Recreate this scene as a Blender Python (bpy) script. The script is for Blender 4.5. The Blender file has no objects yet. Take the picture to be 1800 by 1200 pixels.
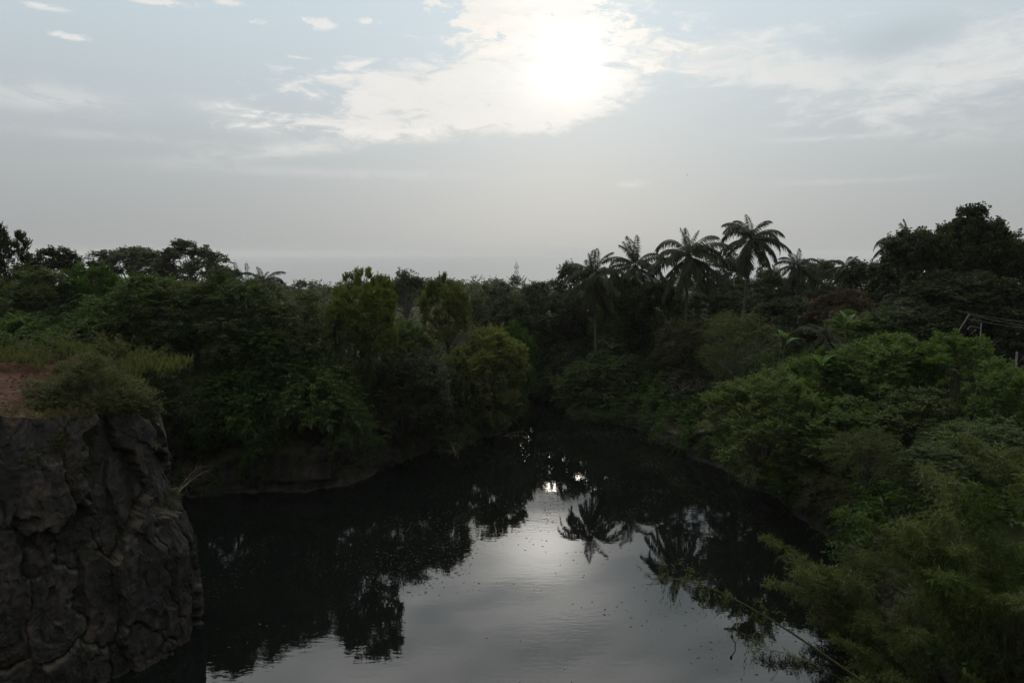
import bpy, math, random
import numpy as np
from mathutils import Vector, Matrix, Euler

# ------------------------------------------------------------------ camera, sky, sun, exposure
sc = bpy.context.scene
COL = sc.collection
R_ = math.radians
CAM_Z = 18.0
PITCH = math.atan(155.0 / 1200.0)
camd = bpy.data.cameras.new('camera')
camd.sensor_width = 36.0
camd.lens = 24.0
camd.clip_start = 0.1
camd.clip_end = 60000.0
cam = bpy.data.objects.new('camera', camd)
cam.location = (0, 0, CAM_Z)
cam.rotation_euler = (math.pi / 2 - PITCH, 0, 0)
COL.objects.link(cam)
sc.camera = cam

SUN_EL, SUN_AZ = R_(14.6), R_(4.6)          # azimuth measured from +Y towards +X
SUN_DIR = Vector((math.sin(SUN_AZ) * math.cos(SUN_EL), math.cos(SUN_AZ) * math.cos(SUN_EL), math.sin(SUN_EL)))

sc.view_settings.view_transform = 'Standard'
sc.view_settings.look = 'None'
sc.view_settings.gamma = 1.0
sc.view_settings.exposure = 0.0
sc.view_settings.use_curve_mapping = False
sc.render.engine = 'CYCLES'
cy = sc.cycles
cy.max_bounces = 5
cy.diffuse_bounces = 2
cy.glossy_bounces = 2
cy.transmission_bounces = 3
cy.transparent_max_bounces = 6
cy.volume_bounces = 1
cy.use_denoising = True
cy.denoising_prefilter = 'NONE'
cy.sample_clamp_indirect = 4.0
cy.caustics_reflective = False
cy.caustics_refractive = False


def px_dir(px, py):
    x = (px - 900.0) / 1200.0
    y = (600.0 - py) / 1200.0
    cp, sp = math.cos(PITCH), math.sin(PITCH)
    return np.array([x, cp + y * sp, -sp + y * cp])


def azel(px, py):
    d = px_dir(px, py)
    return math.atan2(d[0], d[1]), math.atan2(d[2], math.hypot(d[0], d[1]))


class G:
    """small helper that turns python arithmetic into shader math nodes"""
    def __init__(self, nt):
        self.nt = nt

    def node(self, kind, **kw):
        n = self.nt.nodes.new(kind)
        for k, v in kw.items():
            setattr(n, k, v)
        return n

    def link(self, a, b):
        self.nt.links.new(a, b)

    def put(self, sock, v):
        if isinstance(v, E):
            v = v.s
        if hasattr(v, 'is_output'):
            self.link(v, sock)
        else:
            sock.default_value = v

    def m(self, op, a, b=0.0, c=0.0, clamp=False):
        n = self.node('ShaderNodeMath', operation=op, use_clamp=clamp)
        self.put(n.inputs[0], a)
        self.put(n.inputs[1], b)
        if op in ('MULTIPLY_ADD', 'SMOOTH_MIN', 'SMOOTH_MAX'):
            self.put(n.inputs[2], c)
        return E(self, n.outputs[0])

    def sstep(self, v, lo, hi, o0=0.0, o1=1.0):
        n = self.node('ShaderNodeMapRange', interpolation_type='SMOOTHSTEP')
        self.put(n.inputs['Value'], v)
        self.put(n.inputs['From Min'], lo)
        self.put(n.inputs['From Max'], hi)
        self.put(n.inputs['To Min'], o0)
        self.put(n.inputs['To Max'], o1)
        return E(self, n.outputs[0])

    def noise(self, vec, scale, detail=4.0, rough=0.55, dist=0.0, color=False):
        n = self.node('ShaderNodeTexNoise')
        self.put(n.inputs['Vector'], vec)
        n.inputs['Scale'].default_value = scale
        n.inputs['Detail'].default_value = detail
        n.inputs['Roughness'].default_value = rough
        n.inputs['Distortion'].default_value = dist
        return n.outputs['Color'] if color else E(self, n.outputs['Fac'])

    def xyz(self, x, y, z):
        n = self.node('ShaderNodeCombineXYZ')
        for i, v in enumerate((x, y, z)):
            self.put(n.inputs[i], v)
        return n.outputs[0]

    def mix(self, f, a, b, blend='MIX'):
        n = self.node('ShaderNodeMix', data_type='RGBA', blend_type=blend)
        self.put(n.inputs[0], f)
        self.put(n.inputs[6], a)
        self.put(n.inputs[7], b)
        return n.outputs[2]

    def scale(self, col, f):
        n = self.node('ShaderNodeVectorMath', operation='SCALE')
        self.put(n.inputs[0], col)
        self.put(n.inputs['Scale'], f)
        return n.outputs[0]

    def add(self, a, b):
        n = self.node('ShaderNodeVectorMath', operation='ADD')
        self.put(n.inputs[0], a)
        self.put(n.inputs[1], b)
        return n.outputs[0]


class E:
    def __init__(self, g, s):
        self.g, self.s = g, s

    def __add__(self, o): return self.g.m('ADD', self, o)
    __radd__ = __add__
    def __sub__(self, o): return self.g.m('SUBTRACT', self, o)
    def __rsub__(self, o): return self.g.m('SUBTRACT', o, self)
    def __mul__(self, o): return self.g.m('MULTIPLY', self, o)
    __rmul__ = __mul__
    def __truediv__(self, o): return self.g.m('DIVIDE', self, o)
    def __rtruediv__(self, o): return self.g.m('DIVIDE', o, self)
    def __neg__(self): return self.g.m('MULTIPLY', self, -1.0)
    def exp(self): return self.g.m('EXPONENT', self)
    def clamp(self): return self.g.m('ADD', self, 0.0, clamp=True)


def rgba(r, g=None, b=None):
    return (r, g, b, 1.0)


# ---- world: hazy Nishita sky with thin cloud sheets lit by a veiled low sun
world = bpy.data.worlds.new('World')
sc.world = world
world.use_nodes = True
nt = world.node_tree
nt.nodes.clear()
g = G(nt)
tc = g.node('ShaderNodeTexCoord')
vec = tc.outputs['Generated']
sep = g.node('ShaderNodeSeparateXYZ')
g.link(vec, sep.inputs[0])
X, Y, Z = (E(g, o) for o in sep.outputs)
hor = g.m('SQRT', X * X + Y * Y)
EL = g.m('ARCTAN2', Z, hor) * (180 / math.pi)
AZ = g.m('ARCTAN2', X, Y) * (180 / math.pi)
ELP = g.m('MAXIMUM', EL, 0.0)
dot = g.node('ShaderNodeVectorMath', operation='DOT_PRODUCT')
g.link(vec, dot.inputs[0])
dot.inputs[1].default_value = SUN_DIR
ANG = g.m('ARCCOSINE', g.m('MINIMUM', E(g, dot.outputs['Value']), 1.0)) * (180 / math.pi)

sky = g.node('ShaderNodeTexSky', sky_type='NISHITA')
sky.sun_disc = False
sky.sun_elevation = SUN_EL
sky.sun_rotation = SUN_AZ
sky.altitude = 60.0
sky.air_density = 1.0
sky.dust_density = 3.0
sky.ozone_density = 1.0
# moist-air veil: pale grey, denser at the horizon, brighter towards the sun
glow = (ANG * (-1 / 13.0)).exp()
wide = (ANG * ANG * (-1 / (27.0 * 27.0))).exp()
lift = g.sstep(EL, -2.0, 21.0)
high = g.sstep(EL, 19.5, 28.5)
veil_l = 3.8 + 1.75 * wide * (1.0 - lift * 0.65) + 3.0 * lift + 4.0 * high + 0.3 * glow
veil_c = g.mix(lift, rgba(0.965, 1.0, 1.0), rgba(0.86, 1.0, 1.085))
veil = g.scale(veil_c, veil_l)
clear = g.mix(0.94, g.scale(sky.outputs[0], 0.25), veil)
# cloud sheets: noise on the plane overhead, streaks drawn out sideways
inv = 1.0 / (g.m('MAXIMUM', Z, 0.0) + 0.06)
plane = g.xyz(X * inv, Y * inv, 0.0)
angv = g.xyz(AZ * 0.045, EL * 0.16, 1.7)
n_wisp = g.noise(angv, 1.6, 5.0, 0.58, 0.9)
n_fine = g.noise(g.xyz(AZ * 0.10, EL * 0.30, 4.2), 3.2, 6.0, 0.64, 0.6)
n_puff = g.noise(g.xyz(AZ * 0.16, EL * 0.34, 9.2), 3.2, 5.0, 0.62, 0.3)
n_big = g.noise(plane, 0.55, 4.0, 0.55, 0.7)


ae = g.xyz(AZ, EL, 0.0)
TILTED = {0: ae}
for tl_ in (8, -14):
    ct_, st_ = math.cos(R_(tl_)), math.sin(R_(tl_))
    TILTED[tl_] = g.xyz(AZ * ct_ + EL * st_, EL * ct_ - AZ * st_, 0.0)


def spot(px, py, wx, wy, tilt=0):
    """soft elliptical patch of sky around a direction"""
    a, e = azel(px, py)
    a2, e2 = azel(px + wx, py)
    a3, e3 = azel(px, py + wy)
    a, e = math.degrees(a), math.degrees(e)
    sa = abs(math.degrees(a2) - a) or 1
    se = abs(math.degrees(e3) - e) or 1
    ct, st = math.cos(R_(tilt)), math.sin(R_(tilt))
    u0, v0 = a * ct + e * st, e * ct - a * st
    n1 = g.node('ShaderNodeVectorMath', operation='MULTIPLY_ADD')
    g.link(TILTED[tilt], n1.inputs[0])
    n1.inputs[1].default_value = (1 / sa, 1 / se, 0)
    n1.inputs[2].default_value = (-u0 / sa, -v0 / se, 0)
    n2 = g.node('ShaderNodeVectorMath', operation='DOT_PRODUCT')
    g.link(n1.outputs[0], n2.inputs[0])
    g.link(n1.outputs[0], n2.inputs[1])
    return g.m('POWER', 0.36788, E(g, n2.outputs['Value']))


def spots(lst):
    acc = None
    for (px_, py_, wx_, wy_, k_, *t_) in lst:
        s_ = spot(px_, py_, wx_, wy_, *t_)
        acc = s_ * k_ if acc is None else g.m('MULTIPLY_ADD', s_, k_, acc)
    return acc


# main sheet under and around the sun, with a firm lower edge that climbs to the right
nz = (n_wisp * 0.5 + n_fine * 0.5) - 0.5
e_edge = math.degrees(azel(900, 243)[1])
bend = g.m('MAXIMUM', AZ - 3.0, 0.0) * 0.30 - g.m('MAXIMUM', -2.0 - AZ, 0.0) * 0.05 + (n_puff - 0.5) * 1.5
edge = g.sstep(EL - e_edge - bend, -0.15, 0.85)
sheet = spots(((800, 175, 270, 75, 0.95), (1000, 120, 190, 95, 1.0), (960, 215, 120, 34, 0.6), (640, 225, 190, 28, 0.55)))
sheet = g.sstep(sheet + nz * 5.2, 0.34, 1.05) * edge * g.sstep(sheet, 0.03, 0.25)
top = spots(((905, 8, 140, 42, 1.0), (1010, 58, 120, 34, 0.7), (880, 60, 60, 40, 0.4)))
top = g.sstep(top + (n_puff - 0.5) * 2.6 + nz * 1.5, 0.35, 0.75) * g.sstep(top, 0.03, 0.3)
band = spots(((1270, 112, 190, 36, 0.9), (1440, 128, 150, 26, 0.7), (1560, 160, 260, 70, 0.6), (1740, 90, 150, 60, 0.7, 8), (1330, 60, 330, 22, 0.3)))
gap = spot(1580, 68, 110, 34, 8)
band = g.sstep(band + nz * 3.0, 0.22, 0.95) * (1.0 - gap * 0.9) * g.sstep(band, 0.03, 0.25)
streak = spots(((80, 172, 140, 26, 0.62), (430, 210, 90, 22, 0.5, -14), (560, 258, 190, 13, 0.75, 8), (700, 240, 130, 10, 0.6), (200, 240, 200, 10, 0.25),
                (600, 305, 260, 9, 0.3), (1450, 243, 110, 5, 0.4), (1107, 323, 22, 6, 0.55), (1700, 230, 160, 24, 0.3), (1500, 318, 130, 5, 0.3)))
streak = streak * g.sstep(n_fine, 0.34, 0.6, 0.2, 1.15)
cum = spots(((555, 40, 34, 12, 1.0), (648, 36, 34, 7, .85), (450, 38, 20, 5, .8), (285, 3, 70, 9, .9),
             (125, 64, 42, 8, .75), (525, 101, 30, 4, .55), (70, 10, 60, 9, .55), (410, 5, 40, 8, .6)))
cum = g.sstep(cum * g.sstep(n_puff * 0.5 + n_fine * 0.5, 0.36, 0.60), 0.12, 0.5)
# the same broken sheets carry on over the rest of the sky
rest = (g.sstep(n_big, 0.40, 0.58) + spot(965, -110, 90, 110) * 0.9) * (1.0 - spot(1240, -250, 190, 130) * 0.95) * g.sstep(EL, 18.5, 24.0)
behind = g.sstep(n_wisp, 0.47, 0.7, 0.0, 0.6) * g.sstep(g.m('ABSOLUTE', AZ), 38.0, 55.0) * g.sstep(EL, 4.0, 12.0)
cover = (sheet * 0.82 + top * 0.9 + band * 0.62 + streak * 0.6 + cum * 0.8 + rest * 0.8 + behind * 0.5).clamp()
cloud_l = 7.6 + n_fine * 1.2 + 3.2 * (ANG * (-1 / 4.5)).exp() + 0.6 * wide + (27.0 + 15.0 * (ANG * ANG * (-1 / 400.0)).exp()) * high + 32.0 * spot(965, -120, 80, 62)
cloud = g.scale(g.mix(g.sstep(ANG, 6.0, 26.0), rgba(1.0, 0.965, 0.90), rgba(1.0, 0.98, 0.95)), cloud_l)
mixed = g.mix(cover, clear, cloud)
mixed = g.scale(mixed, (1.0 - gap * 0.10) * g.sstep(ANG, 42.0, 110.0, 1.0, 0.30))
# the sun itself shining through the sheet
core = (ANG * ANG * (-1 / (1.9 * 1.9))).exp() * 4.0 + (ANG * (-1 / 3.5)).exp() * 1.3
shape = g.sstep(EL - math.degrees(azel(960, 205)[1]) - (n_puff - 0.5) * 4.0 - (n_fine - 0.5) * 5.0, -1.0, 2.0, 0.15, 1.0)
mixed = g.add(mixed, g.scale((1.0, 0.975, 0.92), core * shape * g.sstep(nz, -0.13, 0.10, 0.4, 1.15)))
bg = g.node('ShaderNodeBackground')
g.link(mixed, bg.inputs['Color'])
bg.inputs['Strength'].default_value = 0.1
wo = g.node('ShaderNodeOutputWorld')
g.link(bg.outputs[0], wo.inputs['Surface'])
world.cycles.sampling_method = 'MANUAL'
world.cycles.sample_map_resolution = 1024

sund = bpy.data.lights.new('sun', 'SUN')
sund.energy = 0.5
sund.angle = R_(10.0)
sund.color = (1.0, 0.93, 0.82)
sun = bpy.data.objects.new('sun', sund)
sun.rotation_euler = (-SUN_DIR).to_track_quat('-Z', 'Y').to_euler()
sun.location = (0, 0, 60)
COL.objects.link(sun)

# ------------------------------------------------------------------ helpers
rng = np.random.default_rng(11)
random.seed(5)


def mesh_np(name, verts, quads=None, tris=None, rnd=None, smooth=False, extra=None):
    verts = np.asarray(verts, dtype=np.float32).reshape(-1, 3)
    nq = 0 if quads is None else len(quads)
    ntri = 0 if tris is None else len(tris)
    me = bpy.data.meshes.new(name)
    me.vertices.add(len(verts))
    me.vertices.foreach_set('co', verts.ravel())
    loops = []
    if nq:
        loops.append(np.asarray(quads, dtype=np.int32).ravel())
    if ntri:
        loops.append(np.asarray(tris, dtype=np.int32).ravel())
    loops = np.concatenate(loops)
    me.loops.add(len(loops))
    me.loops.foreach_set('vertex_index', loops)
    starts = np.concatenate([np.arange(nq) * 4, nq * 4 + np.arange(ntri) * 3]).astype(np.int32)
    me.polygons.add(nq + ntri)
    me.polygons.foreach_set('loop_start', starts)
    if smooth:
        me.polygons.foreach_set('use_smooth', np.ones(nq + ntri, dtype=bool))
    me.update(calc_edges=True)
    if rnd is not None:
        at = me.attributes.new('rnd', 'FLOAT', 'FACE')
        at.data.foreach_set('value', np.asarray(rnd, dtype=np.float32))
    return me


class MB:
    def __init__(self):
        self.v, self.q, self.t, self.r, self.n = [], [], [], [], 0

    def add(self, v, q=None, t=None, r=None):
        v = np.asarray(v, dtype=float).reshape(-1, 3)
        self.v.append(v)
        k = 0
        if q is not None:
            self.q.append(np.asarray(q) + self.n)
            k = len(q)
            self.r.append(np.full(k, 0.5) if r is None else np.broadcast_to(r, (k,)))
        if t is not None:
            self.t.append(np.asarray(t) + self.n)
        self.n += len(v)

    def mesh(self, name, smooth=False):
        q = np.concatenate(self.q) if self.q else None
        t = np.concatenate(self.t) if self.t else None
        r = np.concatenate(self.r) if self.r and not self.t else None
        return mesh_np(name, np.concatenate(self.v), q, t, r, smooth)


def tube(mb, pts, rad, sides=6, cap=True, r=0.5):
    pts = np.asarray(pts, dtype=float)
    n = len(pts)
    rad = np.broadcast_to(np.asarray(rad, dtype=float), (n,))
    tan = np.gradient(pts, axis=0)
    tan /= np.linalg.norm(tan, axis=1, keepdims=True) + 1e-9
    ref = np.array([1.0, 0.13, 0.05]) if abs(tan[0][0]) < 0.8 else np.array([0.1, 1.0, 0.2])
    a = np.cross(tan, ref)
    a /= np.linalg.norm(a, axis=1, keepdims=True) + 1e-9
    b = np.cross(tan, a)
    th = np.arange(sides) * 2 * math.pi / sides
    ring = pts[:, None, :] + rad[:, None, None] * (np.cos(th)[None, :, None] * a[:, None, :] + np.sin(th)[None, :, None] * b[:, None, :])
    v = ring.reshape(-1, 3)
    i = np.arange(n - 1)[:, None] * sides
    j = np.arange(sides)[None, :]
    k = (j + 1) % sides
    q = np.stack([i + j, i + k, i + sides + k, i + sides + j], -1).reshape(-1, 4)
    if cap:
        v = np.concatenate([v, pts[-1:] + tan[-1:] * rad[-1] * 0.5])
        e = (n - 1) * sides
        capq = np.array([[e + x, e + (x + 1) % sides, n * sides, n * sides] for x in range(0)]).reshape(-1, 4).astype(int)
        # close the tip with quads made of two neighbouring wedges
        qs = []
        for x in range(0, sides - 1, 2):
            qs.append([e + x, e + x + 1, e + (x + 2) % sides, n * sides])
        q = np.concatenate([q, np.array(qs)])
    mb.add(v, q, r=r)


def box(mb, c, s, r=0.5):
    c, s = np.asarray(c, float), np.asarray(s, float) / 2
    v = np.array([[x, y, z] for x in (-1, 1) for y in (-1, 1) for z in (-1, 1)]) * s + c
    q = [[0, 1, 3, 2], [4, 6, 7, 5], [0, 4, 5, 1], [2, 3, 7, 6], [0, 2, 6, 4], [1, 5, 7, 3]]
    mb.add(v, q, r=r)


def unit(a):
    return a / (np.linalg.norm(a, axis=-1, keepdims=True) + 1e-9)


def rand_unit(rg, n):
    return unit(rg.normal(size=(n, 3)))


def leaf_quads(pos, axis, nrm, L, W, fold=0.25, curl=0.12):
    """folded diamond leaves"""
    axis = unit(axis)
    nrm = unit(nrm - axis * np.sum(nrm * axis, -1, keepdims=True))
    side = np.cross(axis, nrm)
    L = np.broadcast_to(L, (len(pos),))[:, None]
    W = np.broadcast_to(W, (len(pos),))[:, None]
    mid = pos + axis * L * 0.42
    l = mid + side * W * 0.5 + nrm * W * fold
    r = mid - side * W * 0.5 + nrm * W * fold
    tip = pos + axis * L - nrm * L * curl
    v = np.stack([pos, l, tip, r], 1).reshape(-1, 3)
    q = np.arange(len(pos) * 4).reshape(-1, 4)
    return v, q


def link(name, me, parent=None, mat=None):
    on_obj = None
    if isinstance(me, tuple):
        me, on_obj = me
        if len(me.materials) == 0:
            me.materials.append(None)
    o = bpy.data.objects.new(name, me)
    COL.objects.link(o)
    if on_obj:
        o.material_slots[0].link = 'OBJECT'
        o.material_slots[0].material = MATS[on_obj]
    if mat is not None and me is not None and len(me.materials) == 0:
        me.materials.append(mat)
    if parent is not None:
        o.parent = parent
    return o


def empty(name, loc, label, cat, group=None, rz=0.0):
    o = bpy.data.objects.new(name, None)
    o.empty_display_size = 0.3
    COL.objects.link(o)
    o.location = loc
    o.rotation_euler = (0, 0, rz)
    o['label'] = label
    o['category'] = cat
    if group:
        o['group'] = group
    return o


def tag(o, label, cat, group=None, kind=None):
    o['label'] = label
    if cat:
        o['category'] = cat
    if group:
        o['group'] = group
    if kind:
        o['kind'] = kind
    return o


def at(px, py, y):
    """world point seen at photo pixel (px, py) at distance y ahead; also its depth scale (metres per pixel)"""
    d = px_dir(px, py)
    t = y / d[1]
    return np.array([d[0] * t, y, CAM_Z + d[2] * t]), t / 1200.0


def on_water(px, py):
    d = px_dir(px, py)
    t = -CAM_Z / d[2]
    return d[0] * t, d[1] * t


# --- numpy noise
def _hash(ix, iy, iz, seed):
    h = (ix.astype(np.int64) * 374761393 + iy.astype(np.int64) * 668265263 + iz.astype(np.int64) * 2147483647 + seed * 974711)
    h = (h ^ (h >> 13)) * 1274126177
    h = h & 0x7fffffff
    h = (h ^ (h >> 16)) & 0xffffff
    return h / float(0xffffff)


def vnoise(p, seed=0):
    f = np.floor(p)
    i = f.astype(np.int64)
    w = p - f
    w = w * w * w * (w * (w * 6 - 15) + 10)
    out = 0
    for dx in (0, 1):
        for dy in (0, 1):
            for dz in (0, 1):
                h = _hash(i[:, 0] + dx, i[:, 1] + dy, i[:, 2] + dz, seed)
                k = (w[:, 0] if dx else 1 - w[:, 0]) * (w[:, 1] if dy else 1 - w[:, 1]) * (w[:, 2] if dz else 1 - w[:, 2])
                out = out + h * k
    return out * 2 - 1


def fbm(p, octv=4, seed=0, gain=0.5):
    a, s, out = 1.0, 1.0, 0
    for o in range(octv):
        out = out + a * vnoise(p * s + o * 17.3, seed + o)
        a *= gain
        s *= 2.03
    return out


def worley(p, seed=0):
    """distance to nearest and second nearest feature point, and a random value of the nearest cell"""
    f = np.floor(p).astype(np.int64)
    d1 = np.full(len(p), 9.0)
    d2 = np.full(len(p), 9.0)
    idv = np.zeros(len(p))
    tilt = np.zeros(len(p))
    for dx in (-1, 0, 1):
        for dy in (-1, 0, 1):
            for dz in (-1, 0, 1):
                c = f + np.array([dx, dy, dz])
                q = np.stack([_hash(c[:, 0], c[:, 1], c[:, 2], seed + k) for k in (1, 2, 3)], -1)
                d = np.linalg.norm(c + q - p, axis=1)
                r = _hash(c[:, 0], c[:, 1], c[:, 2], seed + 7)
                near = d < d1
                tl_ = np.stack([_hash(c[:, 0], c[:, 1], c[:, 2], seed + k) - 0.5 for k in (11, 12, 13)], -1)
                tilt = np.where(near, ((p - c - q) * tl_).sum(1), tilt)
                d2 = np.where(near, d1, np.minimum(d2, d))
                idv = np.where(near, r, idv)
                d1 = np.where(near, d, d1)
    return d1, d2, idv, tilt


# ------------------------------------------------------------------ materials
MATS = {}


def new_mat(name):
    m = bpy.data.materials.new(name)
    m.use_nodes = True
    m.node_tree.nodes.clear()
    MATS[name] = m
    return m, G(m.node_tree)


def out(gm, sh):
    o = gm.node('ShaderNodeOutputMaterial')
    gm.link(sh, o.inputs['Surface'])


def leaf_mat(name, dark, light, tip=None, tip_at=0.93, trans=0.38, rough=0.55, spec=0.12, dry=0.0):
    m, gm = new_mat(name)
    a = gm.node('ShaderNodeAttribute', attribute_name='rnd')
    oi = gm.node('ShaderNodeObjectInfo')
    fac = E(gm, a.outputs['Fac'])
    dark, light = [tuple(v_ * LEAFK for v_ in c_) for c_ in (dark, light)]
    c = gm.mix(fac, rgba(*dark), rgba(*light))
    if tip:
        c = gm.mix(gm.sstep(fac, tip_at, min(tip_at + 0.03, 1.0)), c, rgba(*tip))
    if dry:
        c = gm.mix(gm.sstep(fac, dry, 0.0), c, rgba(0.10, 0.075, 0.04))
    hsv = gm.node('ShaderNodeHueSaturation')
    ra = E(gm, oi.outputs['Random'])
    gm.put(hsv.inputs['Hue'], 0.485 + ra * 0.035)
    gm.put(hsv.inputs['Saturation'], 0.70 + ra * 0.26)
    gm.put(hsv.inputs['Value'], 0.78 + gm.m('FRACT', ra * 7.31) * 0.42)
    gm.link(c, hsv.inputs['Color'])
    p = gm.node('ShaderNodeBsdfPrincipled')
    gm.link(hsv.outputs[0], p.inputs['Base Color'])
    p.inputs['Roughness'].default_value = rough
    p.inputs['Specular IOR Level'].default_value = spec
    t = gm.node('ShaderNodeBsdfTranslucent')
    tcx = gm.mix(1.0, hsv.outputs[0], rgba(1.25, 1.25, 0.55), 'MULTIPLY')
    gm.link(tcx, t.inputs['Color'])
    mx = gm.node('ShaderNodeMixShader')
    mx.inputs[0].default_value = trans
    gm.link(p.outputs[0], mx.inputs[1])
    gm.link(t.outputs[0], mx.inputs[2])
    out(gm, mx.outputs[0])
    return m


LEAFK = 0.94
leaf_mat('leaf_feather', (0.026, 0.052, 0.009), (0.070, 0.108, 0.014), dry=0.03)
leaf_mat('leaf_acacia', (0.050, 0.078, 0.010), (0.130, 0.160, 0.016), trans=0.45)
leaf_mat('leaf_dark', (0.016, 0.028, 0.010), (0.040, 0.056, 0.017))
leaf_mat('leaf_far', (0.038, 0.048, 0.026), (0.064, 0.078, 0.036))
leaf_mat('leaf_shrub', (0.036, 0.078, 0.008), (0.098, 0.158, 0.014), tip=(0.30, 0.32, 0.03), tip_at=0.93, trans=0.45)
leaf_mat('leaf_bamboo', (0.038, 0.058, 0.008), (0.098, 0.124, 0.018), dry=0.03)
leaf_mat('leaf_palm', (0.020, 0.028, 0.011), (0.042, 0.052, 0.018), trans=0.2, spec=0.12)
leaf_mat('leaf_light', (0.045, 0.066, 0.014), (0.100, 0.128, 0.030))
leaf_mat('leaf_palm_dry', (0.085, 0.060, 0.030), (0.13, 0.095, 0.05), trans=0.15)
leaf_mat('leaf_banana', (0.050, 0.105, 0.020), (0.080, 0.150, 0.030), trans=0.4)
leaf_mat('leaf_red', (0.050, 0.045, 0.022), (0.075, 0.055, 0.025), tip=(0.32, 0.085, 0.03), tip_at=0.72)
leaf_mat('leaf_brown', (0.038, 0.040, 0.016), (0.070, 0.066, 0.026))
leaf_mat('leaf_grey', (0.042, 0.042, 0.030), (0.075, 0.072, 0.052), trans=0.15)
leaf_mat('leaf_bush', (0.034, 0.046, 0.009), (0.085, 0.098, 0.016), dry=0.08)
leaf_mat('leaf_grass', (0.036, 0.050, 0.011), (0.085, 0.092, 0.024), dry=0.18)
leaf_mat('leaf_litter', (0.012, 0.011, 0.008), (0.042, 0.039, 0.029), trans=0.0)


def bark_mat(name, c1, c2, sc_=6.0):
    m, gm = new_mat(name)
    t = gm.node('ShaderNodeTexCoord')
    n = gm.noise(t.outputs['Object'], sc_, 5.0, 0.6)
    c = gm.mix(gm.sstep(n, 0.3, 0.7), rgba(*c1), rgba(*c2))
    p = gm.node('ShaderNodeBsdfPrincipled')
    gm.link(c, p.inputs['Base Color'])
    p.inputs['Roughness'].default_value = 0.85
    p.inputs['Specular IOR Level'].default_value = 0.2
    b = gm.node('ShaderNodeBump')
    b.inputs['Strength'].default_value = 0.5
    b.inputs['Distance'].default_value = 0.03
    gm.put(b.inputs['Height'], gm.noise(t.outputs['Object'], sc_ * 3, 4.0))
    gm.link(b.outputs[0], p.inputs['Normal'])
    out(gm, p.outputs[0])
    return m


bark_mat('bark', (0.035, 0.030, 0.023), (0.075, 0.065, 0.05))
bark_mat('bark_pale', (0.085, 0.078, 0.066), (0.15, 0.138, 0.12))
bark_mat('bark_palm', (0.045, 0.038, 0.031), (0.085, 0.074, 0.06))
bark_mat('culm', (0.030, 0.033, 0.012), (0.06, 0.056, 0.022))
bark_mat('twig', (0.09, 0.07, 0.05), (0.17, 0.14, 0.11))
bark_mat('wet_wood', (0.010, 0.009, 0.008), (0.02, 0.018, 0.015))
bark_mat('coconut', (0.055, 0.065, 0.02), (0.10, 0.085, 0.03))
bark_mat('steel', (0.10, 0.105, 0.11), (0.16, 0.165, 0.17), 2.0)
bark_mat('concrete', (0.09, 0.088, 0.082), (0.13, 0.127, 0.12), 3.0)
bark_mat('paint_white', (0.12, 0.12, 0.115), (0.16, 0.16, 0.155), 3.0)
bark_mat('wire', (0.06, 0.06, 0.06), (0.09, 0.09, 0.09), 3.0)
bark_mat('feathers', (0.02, 0.02, 0.02), (0.05, 0.045, 0.04), 20.0)


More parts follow.
